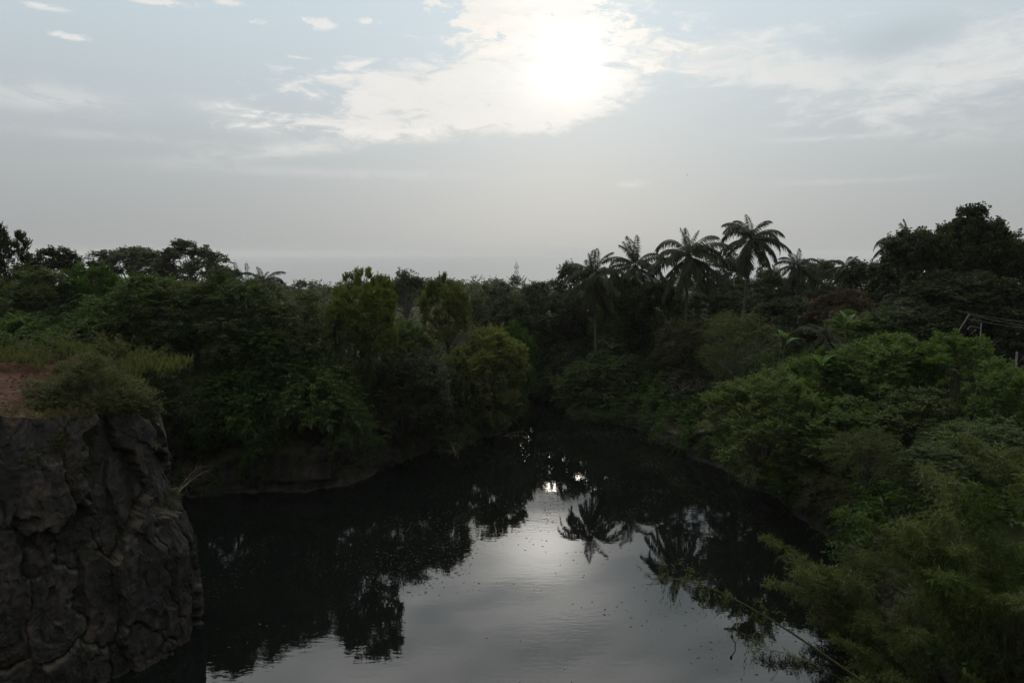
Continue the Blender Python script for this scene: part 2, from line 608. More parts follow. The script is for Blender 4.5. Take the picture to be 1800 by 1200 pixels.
def rock_mat(name, base=1.0):
    m, gm = new_mat(name)
    geo = gm.node('ShaderNodeNewGeometry')
    pos = geo.outputs['Position']
    sp = gm.node('ShaderNodeSeparateXYZ')
    gm.link(pos, sp.inputs[0])
    z = E(gm, sp.outputs[2])
    sn = gm.node('ShaderNodeSeparateXYZ')
    gm.link(geo.outputs['Normal'], sn.inputs[0])
    nz = E(gm, sn.outputs[2])
    big = gm.noise(pos, 0.45, 6.0, 0.6, 0.6)
    mid = gm.noise(pos, 2.3, 7.0, 0.65, 0.3)
    c = gm.mix(gm.sstep(mid, 0.32, 0.70), rgba(0.010 * base, 0.009 * base, 0.008 * base), rgba(0.040 * base, 0.036 * base, 0.031 * base))
    # seepage streaks running down the face, rust stains, pale lichen
    spx = gm.xyz(E(gm, sp.outputs[0]) * 1.9, E(gm, sp.outputs[1]) * 1.9, z * 0.16)
    drip = gm.noise(spx, 1.0, 5.0, 0.6, 0.4)
    c = gm.mix(gm.sstep(drip, 0.48, 0.60) * 0.8, c, rgba(0.009, 0.0085, 0.008))
    c = gm.mix(gm.sstep(drip, 0.42, 0.34) * 0.45, c, rgba(0.060, 0.054, 0.045))
    rust = gm.sstep(gm.noise(pos, 0.62, 5.0, 0.6, 1.2), 0.57, 0.70)
    c = gm.mix(rust * 0.5, c, rgba(0.085, 0.052, 0.030))
    lich = gm.sstep(gm.noise(pos, 3.6, 6.0, 0.7), 0.66, 0.72)
    c = gm.mix(lich * 0.5, c, rgba(0.17, 0.17, 0.155))
    # soil and moss settle where the rock lies flat
    flat = gm.sstep(nz + (mid - 0.5) * 0.6, 0.60, 0.85)
    c = gm.mix(flat * 0.7, c, rgba(0.060, 0.055, 0.030))
    # mineral line left by the water
    line = gm.sstep(z + (big - 0.5) * 0.10, 0.20, 0.10) * gm.sstep(z, 0.0, 0.04)
    c = gm.mix(line * 0.12, c, rgba(0.16, 0.15, 0.135))
    p = gm.node('ShaderNodeBsdfPrincipled')
    gm.link(c, p.inputs['Base Color'])
    p.inputs['Roughness'].default_value = 0.8
    p.inputs['Specular IOR Level'].default_value = 0.25
    b = gm.node('ShaderNodeBump')
    b.inputs['Strength'].default_value = 0.9
    b.inputs['Distance'].default_value = 0.12
    vo = gm.node('ShaderNodeTexVoronoi', feature='DISTANCE_TO_EDGE')
    sq = gm.node('ShaderNodeVectorMath', operation='MULTIPLY')
    gm.link(gm.add(pos, gm.scale(gm.noise(pos, 1.2, 4.0, color=True), 0.9)), sq.inputs[0])
    sq.inputs[1].default_value = (1.0, 1.0, 0.38)
    gm.link(sq.outputs[0], vo.inputs['Vector'])
    vo.inputs['Scale'].default_value = 1.3
    crack = gm.sstep(E(gm, vo.outputs['Distance']), 0.0, 0.035) * gm.sstep(big, 0.48, 0.56) + gm.sstep(big, 0.56, 0.48)
    gm.put(b.inputs['Height'], mid * 0.45 + gm.noise(pos, 11.0, 6.0, 0.75) * 0.30 + crack * 0.45)
    gm.link(b.outputs[0], p.inputs['Normal'])
    out(gm, p.outputs[0])
    return m


rock_mat('rock')


def ground_mat():
    m, gm = new_mat('soil_ground')
    geo = gm.node('ShaderNodeNewGeometry')
    pos = geo.outputs['Position']
    n1 = gm.noise(pos, 0.35, 5.0, 0.6, 0.5)
    n2 = gm.noise(pos, 4.0, 6.0, 0.65)
    c = gm.mix(gm.sstep(n1, 0.35, 0.65), rgba(0.034, 0.030, 0.020), rgba(0.030, 0.038, 0.016))
    c = gm.mix(gm.sstep(n2, 0.45, 0.75) * 0.6, c, rgba(0.055, 0.046, 0.030))
    p = gm.node('ShaderNodeBsdfPrincipled')
    gm.link(c, p.inputs['Base Color'])
    p.inputs['Roughness'].default_value = 0.95
    p.inputs['Specular IOR Level'].default_value = 0.05
    b = gm.node('ShaderNodeBump')
    b.inputs['Strength'].default_value = 0.7
    b.inputs['Distance'].default_value = 0.1
    gm.put(b.inputs['Height'], n2)
    gm.link(b.outputs[0], p.inputs['Normal'])
    out(gm, p.outputs[0])

    m, gm = new_mat('red_soil')
    geo = gm.node('ShaderNodeNewGeometry')
    pos = geo.outputs['Position']
    n1 = gm.noise(pos, 0.8, 6.0, 0.65, 0.6)
    n2 = gm.noise(pos, 7.0, 6.0, 0.7)
    c = gm.mix(gm.sstep(n1, 0.35, 0.68), rgba(0.055, 0.026, 0.018), rgba(0.095, 0.050, 0.034))
    c = gm.mix(gm.sstep(n2, 0.5, 0.8) * 0.5, c, rgba(0.125, 0.085, 0.06))
    c = gm.mix(gm.sstep(gm.noise(pos, 1.7, 6.0, 0.7), 0.54, 0.62) * 0.7, c, rgba(0.05, 0.05, 0.022))
    p = gm.node('ShaderNodeBsdfPrincipled')
    gm.link(c, p.inputs['Base Color'])
    p.inputs['Roughness'].default_value = 0.95
    p.inputs['Specular IOR Level'].default_value = 0.1
    b = gm.node('ShaderNodeBump')
    b.inputs['Strength'].default_value = 0.8
    b.inputs['Distance'].default_value = 0.08
    gm.put(b.inputs['Height'], n2 + n1)
    gm.link(b.outputs[0], p.inputs['Normal'])
    out(gm, p.outputs[0])


ground_mat()


def water_mats():
    m, gm = new_mat('lake_water')
    geo = gm.node('ShaderNodeNewGeometry')
    pos = geo.outputs['Position']
    sp = gm.node('ShaderNodeSeparateXYZ')
    gm.link(pos, sp.inputs[0])
    x, y = E(gm, sp.outputs[0]), E(gm, sp.outputs[1])
    p = gm.node('ShaderNodeBsdfPrincipled')
    p.inputs['Base Color'].default_value = rgba(0.0035, 0.0045, 0.0036)
    p.inputs['Roughness'].default_value = 0.015
    p.inputs['IOR'].default_value = 1.333
    rip = gm.noise(gm.xyz(x * 0.9, y * 2.4, 0.0), 1.5, 2.0, 0.5, 0.3)
    sw = gm.noise(gm.xyz(x * 0.3, y * 0.55, 3.0), 0.8, 2.0, 0.5, 0.2)
    calm = gm.sstep(gm.noise(pos, 0.09, 2.0, 0.5), 0.42, 0.62, 0.25, 1.0)
    b = gm.node('ShaderNodeBump')
    b.inputs['Strength'].default_value = 1.0
    b.inputs['Distance'].default_value = 0.0032
    gm.put(b.inputs['Height'], rip * calm + sw * 1.6)
    gm.link(b.outputs[0], p.inputs['Normal'])
    out(gm, p.outputs[0])

    m, gm = new_mat('sea_water')
    geo = gm.node('ShaderNodeNewGeometry')
    pos = geo.outputs['Position']
    p = gm.node('ShaderNodeBsdfPrincipled')
    p.inputs['Base Color'].default_value = rgba(0.335, 0.335, 0.33)
    p.inputs['Specular IOR Level'].default_value = 0.045
    p.inputs['Roughness'].default_value = 0.75
    p.inputs['IOR'].default_value = 1.333
    b = gm.node('ShaderNodeBump')
    b.inputs['Strength'].default_value = 1.0
    b.inputs['Distance'].default_value = 0.9
    gm.put(b.inputs['Height'], gm.noise(pos, 0.12, 4.0, 0.6, 0.2))
    gm.link(b.outputs[0], p.inputs['Normal'])
    out(gm, p.outputs[0])


water_mats()
# ------------------------------------------------------------------ lake outline and terrain
shore_px = [(340, 878), (420, 871), (500, 866), (580, 865), (620, 850), (680, 822), (735, 800), (800, 795), (850, 772), (890, 764),
            (908, 735), (918, 700), (990, 698), (1002, 736), (1060, 745), (1120, 756), (1180, 790), (1240, 816), (1310, 850), (1400, 902)]
LAKE = [(-60.0, 47.0), (-40.0, 50.0)] + [on_water(*p) for p in shore_px]
LAKE += [(20.0, 40.0), (18.6, 34.0), (17.2, 28.0), (16.0, 21.0), (12.5, 13.0), (4.0, 9.0), (-8.0, 8.0), (-20.0, 11.0), (-30.0, 17.0), (-60.0, 20.0)]
LAKE = np.array(LAKE)


def densify(poly, step):
    outp = []
    n = len(poly)
    for i in range(n):
        a, b = poly[i], poly[(i + 1) % n]
        k = max(1, int(np.linalg.norm(b - a) / step))
        for j in range(k):
            outp.append(a + (b - a) * j / k)
    return np.array(outp)


def smooth_closed(p, it):
    for _ in range(it):
        p = 0.25 * np.roll(p, 1, 0) + 0.5 * p + 0.25 * np.roll(p, -1, 0)
    return p


LAKE_D = smooth_closed(densify(LAKE, 0.5), 4)
_w = np.stack([fbm(np.column_stack([LAKE_D * 0.35, np.zeros(len(LAKE_D))]), 3, 3), fbm(np.column_stack([LAKE_D * 0.35, np.ones(len(LAKE_D)) * 9]), 3, 8)], -1)
LAKE_D = LAKE_D + _w * 0.45


def lake_sd(xy):
    """signed distance to the lake outline, negative on the water"""
    xy = np.asarray(xy, float).reshape(-1, 2)
    res = np.empty(len(xy))
    A, B = LAKE_D, np.roll(LAKE_D, -1, 0)
    AB = B - A
    L2 = (AB ** 2).sum(1)
    for s in range(0, len(xy), 4000):
        p = xy[s:s + 4000]
        ap = p[:, None, :] - A[None]
        t = np.clip((ap * AB[None]).sum(2) / L2[None], 0, 1)
        d = np.linalg.norm(ap - t[..., None] * AB[None], axis=2).min(1)
        cond = (A[None, :, 1] > p[:, None, 1]) != (B[None, :, 1] > p[:, None, 1])
        xi = A[None, :, 0] + (p[:, None, 1] - A[None, :, 1]) * AB[None, :, 0] / np.where(AB[None, :, 1] == 0, 1e-9, AB[None, :, 1])
        ins = (cond & (p[:, None, 0] < xi)).sum(1) % 2 == 1
        res[s:s + 4000] = np.where(ins, -d, d)
    return res


def height(xy):
    xy = np.asarray(xy, float).reshape(-1, 2)
    sd = lake_sd(xy)
    p3 = np.column_stack([xy, np.zeros(len(xy))])
    x, y = xy[:, 0], xy[:, 1]
    bank = 2.6 + 1.2 * vnoise(p3 * 0.08, 4)
    sd = sd - 1.0
    h = np.where(sd > 0, -0.8 + (bank + 0.8) * (1 - np.exp(-sd / 0.6)) + 6.5 * (1 - np.exp(-np.maximum(sd, 0) / 16.0)), np.maximum(-0.8 + sd * 1.2, -3.0))
    h = h + np.where(sd > 0.5, fbm(p3 * 0.12, 4, 12) * 0.7, 0)
    # the viewpoint's own knoll
    near = np.exp(-np.maximum(0, np.hypot(x * 0.6, y + 6) - 7.5) / 2.2)
    h = np.where(sd > 0, h + (16.3 - h) * np.clip(near, 0, 1), h)
    # land falls away to the coast
    r = np.hypot(x, y)
    fall = np.clip((r - 150) / 420.0, 0, 1)
    fall = fall * fall * (3 - 2 * fall)
    h = h - fall * 62.0
    return h


def axis_coords(lo, hi, step, far, grow=1.18):
    c = list(np.arange(lo, hi + 1e-6, step))
    s, v = step, c[-1]
    upl = []
    while v < far:
        s *= grow
        v += s
        upl.append(v)
    s, v = step, c[0]
    dnl = []
    while v > -far:
        s *= grow
        v -= s
        dnl.append(v)
    return np.array(dnl[::-1] + c + upl)


gx = axis_coords(-62, 62, 0.7, 700)
gy = axis_coords(0, 100, 0.7, 700)
GX, GY = np.meshgrid(gx, gy, indexing='ij')
gxy = np.stack([GX.ravel(), GY.ravel()], -1)
gz = height(gxy)
nx, ny = len(gx), len(gy)
ii, jj = np.meshgrid(np.arange(nx - 1), np.arange(ny - 1), indexing='ij')
q = np.stack([ii * ny + jj, (ii + 1) * ny + jj, (ii + 1) * ny + jj + 1, ii * ny + jj + 1], -1).reshape(-1, 4)
ter = link('ground', mesh_np('ground', np.column_stack([gxy, gz]), q, smooth=True), mat=MATS['soil_ground'])
tag(ter, 'brown forest soil sloping up from the quarry lake', None, kind='structure')

_tz = {}


def hz(x, y):
    return float(height([(x, y)])[0])


# lake and sea sheets
lk = link('lake', mesh_np('lake', [(-75, 0, 0), (40, 0, 0), (40, 105, 0), (-75, 105, 0)], [[0, 1, 2, 3]]), mat=MATS['lake_water'])
tag(lk, 'still dark quarry lake reflecting trees and sky', None, kind='structure')
th = np.linspace(0, 2 * math.pi, 97)[:-1]
sv, sq = [(0, 0, -45)], []
rr = [500, 1500, 5000, 15000]
for r_ in rr:
    sv += [(math.cos(a) * r_, math.sin(a) * r_, -45.0) for a in th]
for k in range(len(rr) - 1):
    for j in range(96):
        a = 1 + k * 96
        sq.append([a + j, a + 96 + j, a + 96 + (j + 1) % 96, a + (j + 1) % 96])
tr_ = [[0, 1 + j, 1 + (j + 1) % 96] for j in range(96)]
sea = link('sea', mesh_np('sea', sv, sq, tr_), mat=MATS['sea_water'])
tag(sea, 'hazy grey sea glittering under the veiled sun', None, kind='structure')

# rock bank: broken quarry face along the whole waterline
sel = LAKE_D
NB = len(sel)
tang = unit(np.roll(sel, -1, 0) - np.roll(sel, 1, 0))
nout = np.stack([tang[:, 1], -tang[:, 0]], -1)
mid_in = lake_sd(sel + nout * 0.3)
nout = nout * np.where(mid_in > 0, 1, -1)[:, None]
rows = 26
bh = 2.5 + 1.7 * fbm(np.column_stack([sel * 0.11, np.zeros(NB)]), 2, 31)
bh = np.clip(bh, 0.9, 5.0)
vs = []
for r_ in range(rows):
    t = r_ / (rows - 1)
    z = -0.5 + (bh + 0.5) * t
    off = 0.15 + 0.55 * t + 1.4 * max(0, t - 0.82) / 0.18
    vs.append(np.column_stack([sel + nout * off, z]))
bv = np.stack(vs, 1).reshape(-1, 3)
d1, d2, idv, til = worley(bv * np.array([0.55, 0.55, 0.75]) + 0.35 * np.stack([vnoise(bv * 0.9, s) for s in (1, 2, 3)], -1), 5)
disp = (idv - 0.5) * 0.55 + til * 1.1 + 0.30 * fbm(bv * 0.9, 4, 77) - 0.12 * np.exp(-((d2 - d1) / 0.05) ** 2)
bn = np.repeat(nout, rows, 0)
bv[:, :2] -= bn * disp[:, None]
bv[:, 2] += 0.12 * fbm(bv * 1.3, 3, 41) * (np.tile(np.arange(rows), NB) > 2)
i = np.arange(NB)[:, None] * rows
i2 = ((np.arange(NB) + 1) % NB)[:, None] * rows
j = np.arange(rows - 1)[None]
bq = np.stack([i + j, i2 + j, i2 + j + 1, i + j + 1], -1).reshape(-1, 4)
rb = link('rock_bank', mesh_np('rock_bank', bv, bq), mat=MATS['rock'])
tag(rb, 'low broken quarry rock face along the waterline', None, kind='structure')

# ------------------------------------------------------------------ the near cliff on the left
CB = np.array([(-44, 14), (-30, 18.5), (-22.4, 22.0), (-18.2, 25.2), (-16.2, 27.6), (-14.9, 29.8), (-15.1, 31.6), (-17.0, 33.4), (-20, 36.0), (-26, 38.5), (-44, 40)], float)
CT = np.array([(-44, 20), (-31, 22.0), (-23, 24.8), (-19.6, 27.4), (-17.7, 29.2), (-16.7, 30.6), (-16.8, 31.8), (-18.3, 33.0), (-21.5, 35.2), (-27, 37.4), (-44, 39)], float)


def resample(p, n):
    d = np.concatenate([[0], np.cumsum(np.linalg.norm(np.diff(p, axis=0), axis=1))])
    s = np.linspace(0, d[-1], n)
    return np.column_stack([np.interp(s, d, p[:, k]) for k in range(2)])


def smooth_open(p, it):
    for _ in range(it):
        q_ = p.copy()
        q_[1:-1] = 0.25 * p[:-2] + 0.5 * p[1:-1] + 0.25 * p[2:]
        p = q_
    return p


# same parameter along both outlines: vertex k of the base matches vertex k of the top
NS, NV = 760, 250
par0 = np.linspace(0, len(CB) - 1, 620)
par = np.interp(np.linspace(0, 1, NS), [0, 0.06, 0.94, 1], [0, 1.4, 7.6, len(CB) - 1])
cb = smooth_open(np.column_stack([np.interp(par0, np.arange(len(CB)), CB[:, k]) for k in range(2)]), 60)
cb = np.column_stack([np.interp(par, par0, cb[:, k]) for k in range(2)])
ct = smooth_open(np.column_stack([np.interp(par0, np.arange(len(CT)), CT[:, k]) for k in range(2)]), 60)
ct = np.column_stack([np.interp(par, par0, ct[:, k]) for k in range(2)])
zt = np.interp(ct[:, 0], [-44, -23, -20, -18.3, -16.7], [12.2, 11.9, 11.5, 10.9, 10.3]) + 0.34 * fbm(np.column_stack([ct * 0.8, np.zeros(NS)]), 4, 55) + 0.10
tt = np.linspace(0, 1, NV)
zz = -0.6 + (zt[:, None] + 0.6) * tt[None]
# profile: near-vertical foot, bulge at 4 m, ledge at 6 m, upper wall leaning back
zn = zz / zt[:, None] * 10.4
prof = np.interp(zn, [-0.6, 0.5, 4.2, 5.9, 6.35, 8.6, 9.6, 10.4], [0.02, 0.05, 0.0, 0.28, 0.55, 0.78, 0.90, 1.0])
plain = np.interp(zn, [-0.6, 1.0, 5.0, 10.4], [0.0, 0.15, 0.45, 1.0])
nose = np.exp(-((par - 5.4) / 0.9) ** 2)[:, None]
prof = prof * nose + plain * (1 - nose)
cvx = cb[:, None, :] * (1 - prof[..., None]) + ct[:, None, :] * prof[..., None]
cv = np.concatenate([cvx, zz[..., None]], -1).reshape(-1, 3)
cdir = unit(cb - np.array([-24.0, 30.5]))
ctan = unit(np.gradient(cb, axis=0))
cn = np.stack([ctan[:, 1], -ctan[:, 0]], -1)
cn *= np.sign((cn * cdir).sum(1, keepdims=True))
cn = np.repeat(cn, NV, 0)
warp = 0.30 * np.stack([fbm(cv * 0.7, 4, s) for s in (21, 22, 23)], -1)
a1, a2, aid, at_ = worley((cv + warp) * np.array([0.46, 0.46, 0.15]), 15)
b1, b2, bid, bt = worley((cv + warp * 0.7) * np.array([1.4, 1.4, 0.34]), 25)
c1, c2, cid, ct_ = worley((cv + warp * 0.4) * np.array([3.4, 3.4, 2.2]), 35)
e1, e2, eid, et = worley((cv + warp * 0.3) * np.array([7.0, 7.0, 5.0]), 45)
disp = (aid - 0.5) * 0.62 + at_ * 0.8 + (bid - 0.5) * 0.18 + bt * 0.30 + (cid - 0.5) * 0.030 + ct_ * 0.10 + (eid - 0.5) * 0.010 + et * 0.05 + 0.10 * fbm(cv * 0.5, 2, 60)
disp -= 0.16 * np.exp(-((a2 - a1) / 0.025) ** 2) + 0.05 * np.exp(-((b2 - b1) / 0.03) ** 2) * (vnoise(cv * 0.5, 71) > 0.1)
disp *= np.clip((zt.repeat(NV) - cv[:, 2]) / 0.5 + 0.55, 0, 1)
cv[:, :2] += cn * disp[:, None]
i = np.arange(NS - 1)[:, None] * NV
j = np.arange(NV - 1)[None]
cq = np.stack([i + j, i + NV + j, i + NV + j + 1, i + j + 1], -1).reshape(-1, 4)
cl = link('cliff', mesh_np('cliff', cv, cq), mat=MATS['rock'])
tag(cl, 'tall dark weathered rock cliff at the left edge of the lake', None, kind='structure')
# red soil cap on top of it
capn = 70
rim = cv.reshape(NS, NV, 3)[:, -1, :]
back = np.column_stack([np.full(NS, -34.0) - 2, np.interp(np.linspace(0, 1, NS), [0, 1], [27.0, 37.0])])
tv = []
for k in range(capn):
    t = k / (capn - 1)
    pxy = rim[:, :2] * (1 - t) + back * t
    rise = np.interp(t, [0, 0.03, 0.12, 0.5, 1], [0.0, 0.05, 0.08, 0.10, 0.12])
    z = rim[:, 2] * (1 - min(1, t * 3)) + np.interp(pxy[:, 0], [-44, -23, -20, -18.3, -16.7], [12.2, 11.9, 11.5, 10.9, 10.3]) * min(1, t * 3) + rise
    tv.append(np.column_stack([pxy, z]))
tv = np.stack(tv, 1).reshape(-1, 3)
bumpy = 0.22 * fbm(tv * 0.6, 4, 91) + 0.06 * fbm(tv * 2.5, 3, 92)
tv[:, 2] += bumpy * np.clip(np.tile(np.arange(capn), NS) / 5.0, 0, 1)
# a low scarp of bare earth behind the path
scarp = np.clip((tv[:, 1] - 33.2 - 0.6 * vnoise(tv * 0.5, 6)) / 0.5, 0, 1) * np.clip((-tv[:, 0] - 20.5) / 2.0, 0, 1)
tv[:, 2] += 0.40 * scarp
i = np.arange(NS - 1)[:, None] * capn
j = np.arange(capn - 1)[None]
tq = np.stack([i + j, i + capn + j, i + capn + j + 1, i + j + 1], -1).reshape(-1, 4)
cap_me = mesh_np('cliff_top', tv, tq, smooth=True)
cap = link('cliff_top', cap_me, mat=MATS['red_soil'])
tag(cap, 'bare red earth path on top of the cliff', None, kind='structure')
CAPV = tv


def cap_z(x, y):
    k = np.argmin((CAPV[:, 0] - x) ** 2 + (CAPV[:, 1] - y) ** 2)
    return float(CAPV[k, 2])


# ------------------------------------------------------------------ foliage kit
def twig_foliage(rg, centers, outs, rad, tw, tl, droop, nl, L, W, spread, up, o_w=0.6, leaf_droop=0.15, side_w=0.8, flat=0.7):
    C = len(centers)
    M = C * tw
    c = np.repeat(centers, tw, 0)
    o = np.repeat(outs, tw, 0)
    d = unit(o * o_w + rand_unit(rg, M) * spread + np.array([0, 0, up]))
    start = c + rand_unit(rg, M) * (rad * rg.random((M, 1)) ** 0.5) * np.array([1, 1, 0.75])
    ln = tl * rg.uniform(0.6, 1.3, (M, 1))
    t = (np.arange(nl) + 0.5) / nl
    tM = np.tile(t, M)[:, None]
    dR, sR, lR = np.repeat(d, nl, 0), np.repeat(start, nl, 0), np.repeat(ln, nl, 0)
    s_ = tM * lR
    pos = sR + dR * s_ - np.array([0, 0, 1]) * droop * s_ ** 2
    tan = unit(dR - np.array([0, 0, 2]) * droop * s_)
    sd = unit(np.cross(tan, np.array([0.02, 0.03, 1.0])))
    sgn = np.where(np.arange(M * nl) % 2 == 0, 1, -1)[:, None]
    n = M * nl
    ax = unit(tan * 0.6 + sd * sgn * side_w + rand_unit(rg, n) * 0.35 - np.array([0, 0, leaf_droop]))
    nr = unit(np.array([0, 0, flat]) + rand_unit(rg, n) * 0.65)
    v, q_ = leaf_quads(pos, ax, nr, L * rg.uniform(0.65, 1.25, n), W * rg.uniform(0.7, 1.2, n))
    shade = np.repeat(rg.random(C), tw * nl) * 0.45 + rg.random(n) * 0.55
    return v, q_, shade


def crown_clumps(rg, n, zmin=-0.35, lobes=11, lobe_r=0.42, loose=0.0):
    """clump centres over the outer faces of several boughs that together make the crown"""
    k = np.arange(lobes) + 0.5
    z = zmin + (0.97 - zmin) * (k / lobes)
    z = np.clip(z + rg.normal(0, 0.08, lobes), -0.8, 1)
    ph = k * 2.399963 + rg.normal(0, 0.35, lobes)
    r = np.sqrt(np.maximum(0, 1 - z * z))
    ld = np.column_stack([r * np.cos(ph), r * np.sin(ph), z])
    lr = lobe_r * rg.uniform(0.75, 1.25, lobes)
    lc = ld * (1.0 - lr * rg.uniform(0.7, 1.15, lobes))[:, None] * rg.uniform(0.85, 1.08, (lobes, 1))
    li = rg.choice(lobes, n, p=lr ** 2 / (lr ** 2).sum())
    d = rand_unit(rg, n)
    d = unit(d + ld[li] * 0.55 + np.array([0, 0, 0.30]))
    rr_ = lr[li] * (0.72 + 0.38 * rg.random(n) ** 0.5 + loose * rg.normal(0, 0.25, n))
    c = lc[li] + d * rr_[:, None]
    return c, unit(d * 0.8 + unit(c) * 0.4), li, lc


KINDS = {
    'feather': dict(n=190, zmin=-0.55, lobes=12, lobe_r=0.44, loose=0.5, rad=0.6, tw=11, tl=1.05, droop=0.30, nl=15, L=0.28, W=0.115, spread=0.75, up=0.25, o_w=0.75, leaf_droop=0.3, side_w=0.9),
    'acacia': dict(n=230, zmin=-0.6, lobes=15, lobe_r=0.38, loose=0.1, rad=0.42, tw=11, tl=0.55, droop=0.05, nl=11, L=0.27, W=0.12, spread=0.7, up=0.6, o_w=0.7, leaf_droop=-0.15, side_w=0.7),
    'bigleaf': dict(n=170, zmin=-0.45, lobes=13, lobe_r=0.36, loose=0.5, rad=0.5, tw=9, tl=0.6, droop=0.05, nl=9, L=0.34, W=0.20, spread=0.8, up=0.25, o_w=0.6, leaf_droop=0.35, side_w=0.9),
    'open': dict(n=165, zmin=-0.3, lobes=12, lobe_r=0.34, loose=0.7, rad=0.5, tw=7, tl=0.7, droop=0.05, nl=8, L=0.30, W=0.17, spread=0.9, up=0.2, o_w=0.5, leaf_droop=0.3, side_w=0.9),
    'dense': dict(n=200, zmin=-0.5, lobes=13, lobe_r=0.42, loose=0.2, rad=0.5, tw=12, tl=0.55, droop=0.05, nl=10, L=0.26, W=0.14, spread=0.8, up=0.35, o_w=0.7, leaf_droop=0.1, side_w=0.8),
    'shrub': dict(n=210, zmin=-0.25, lobes=14, lobe_r=0.36, loose=0.3, rad=0.42, tw=10, tl=0.7, droop=0.10, nl=11, L=0.24, W=0.135, spread=0.75, up=0.4, o_w=0.8, leaf_droop=0.15, side_w=0.85),
    'weeping': dict(n=130, zmin=-0.3, lobes=10, lobe_r=0.45, loose=0.8, rad=0.6, tw=9, tl=1.2, droop=0.38, nl=13, L=0.25, W=0.075, spread=0.8, up=0.5, o_w=0.5, leaf_droop=0.6, side_w=0.6),
    'tiered': dict(n=170, zmin=-0.5, lobes=12, lobe_r=0.45, loose=0.4, rad=0.45, tw=11, tl=0.95, droop=0.22, nl=13, L=0.27, W=0.105, spread=0.5, up=0.05, o_w=0.9, leaf_droop=0.2, side_w=1.0),
}
CR = 4.0
LIB = {}


def build_kind(kind, variants):
    k = dict(KINDS[kind])
    n, zmin = k.pop('n'), k.pop('zmin')
    res = []
    for vi in range(variants):
        rg = np.random.default_rng(sum(map(ord, kind)) + vi * 31)
        c, d, li, lc = crown_clumps(rg, n, zmin, k['lobes'], k['lobe_r'], k['loose'])
        c = c * CR
        if kind == 'tiered':
            c[:, 2] = np.round(c[:, 2] / 0.9) * 0.9 + rg.normal(0, 0.12, len(c))
        v, q_, sh = twig_foliage(rg, c, d, k['rad'], k['tw'], k['tl'], k['droop'], k['nl'], k['L'], k['W'], k['spread'], k['up'], k['o_w'], k['leaf_droop'], k['side_w'])
        lob = rg.random(k['lobes'])
        sh = np.clip(sh * 0.7 + 0.3 * np.repeat(lob[li], k['tw'] * k['nl']), 0, 1)
        crown_me = mesh_np(kind + '_crown', v, q_, rnd=sh)
        mb = MB()
        pick = rg.permutation(len(c))[:34]
        for e in pick:
            p1 = c[e]
            p0 = np.array([0, 0, -CR * 0.95 + 0.9 * CR * 0.5 * rg.random()])
            pm = p0 * 0.45 + p1 * 0.55 + np.array([0, 0, -0.10 * np.linalg.norm(p1[:2])]) + rg.normal(0, 0.2, 3)
            s_ = np.linspace(0, 1, 6)[:, None]
            pts = (1 - s_) ** 2 * p0 + 2 * s_ * (1 - s_) * pm + s_ ** 2 * p1
            tube(mb, pts, np.linspace(0.085, 0.018, 6) * rg.uniform(0.7, 1.2), 5)
        res.append((crown_me, mb.mesh(kind + '_branches')))
    LIB[kind] = res


for kd, nv in (('feather', 3), ('acacia', 3), ('bigleaf', 3), ('open', 3), ('dense', 3), ('shrub', 3), ('weeping', 2), ('tiered', 2)):
    build_kind(kd, nv)

TRUNKS = []
for vi in range(4):
    rg = np.random.default_rng(70 + vi)
    mb = MB()
    s_ = np.linspace(0, 1, 9)
    pts = np.column_stack([0.5 * np.sin(s_ * 2.2 + vi) * s_ * (1 - s_) * 1.4, 0.5 * np.cos(s_ * 1.7 + vi) * s_ * (1 - s_) * 1.4, s_])
    rad = 0.20 * (1 - 0.55 * s_) + 0.10 * np.exp(-s_ * 14)
    # unit-height trunk, sideways dimensions in metres
    th_ = np.arange(9) * 2 * math.pi / 9
    ring = np.stack([pts[:, None, 0] + rad[:, None] * np.cos(th_) * (1 + 0.12 * rg.normal(size=9)), pts[:, None, 1] + rad[:, None] * np.sin(th_) * (1 + 0.12 * rg.normal(size=9)), np.broadcast_to(s_[:, None], (9, 9))], -1).reshape(-1, 3)
    qq = [[a * 9 + b, a * 9 + (b + 1) % 9, (a + 1) * 9 + (b + 1) % 9, (a + 1) * 9 + b] for a in range(8) for b in range(9)]
    TRUNKS.append(mesh_np('trunk', ring, qq, smooth=True))

def with_mat(me, mat):
    return (me, mat)


cnt = {}


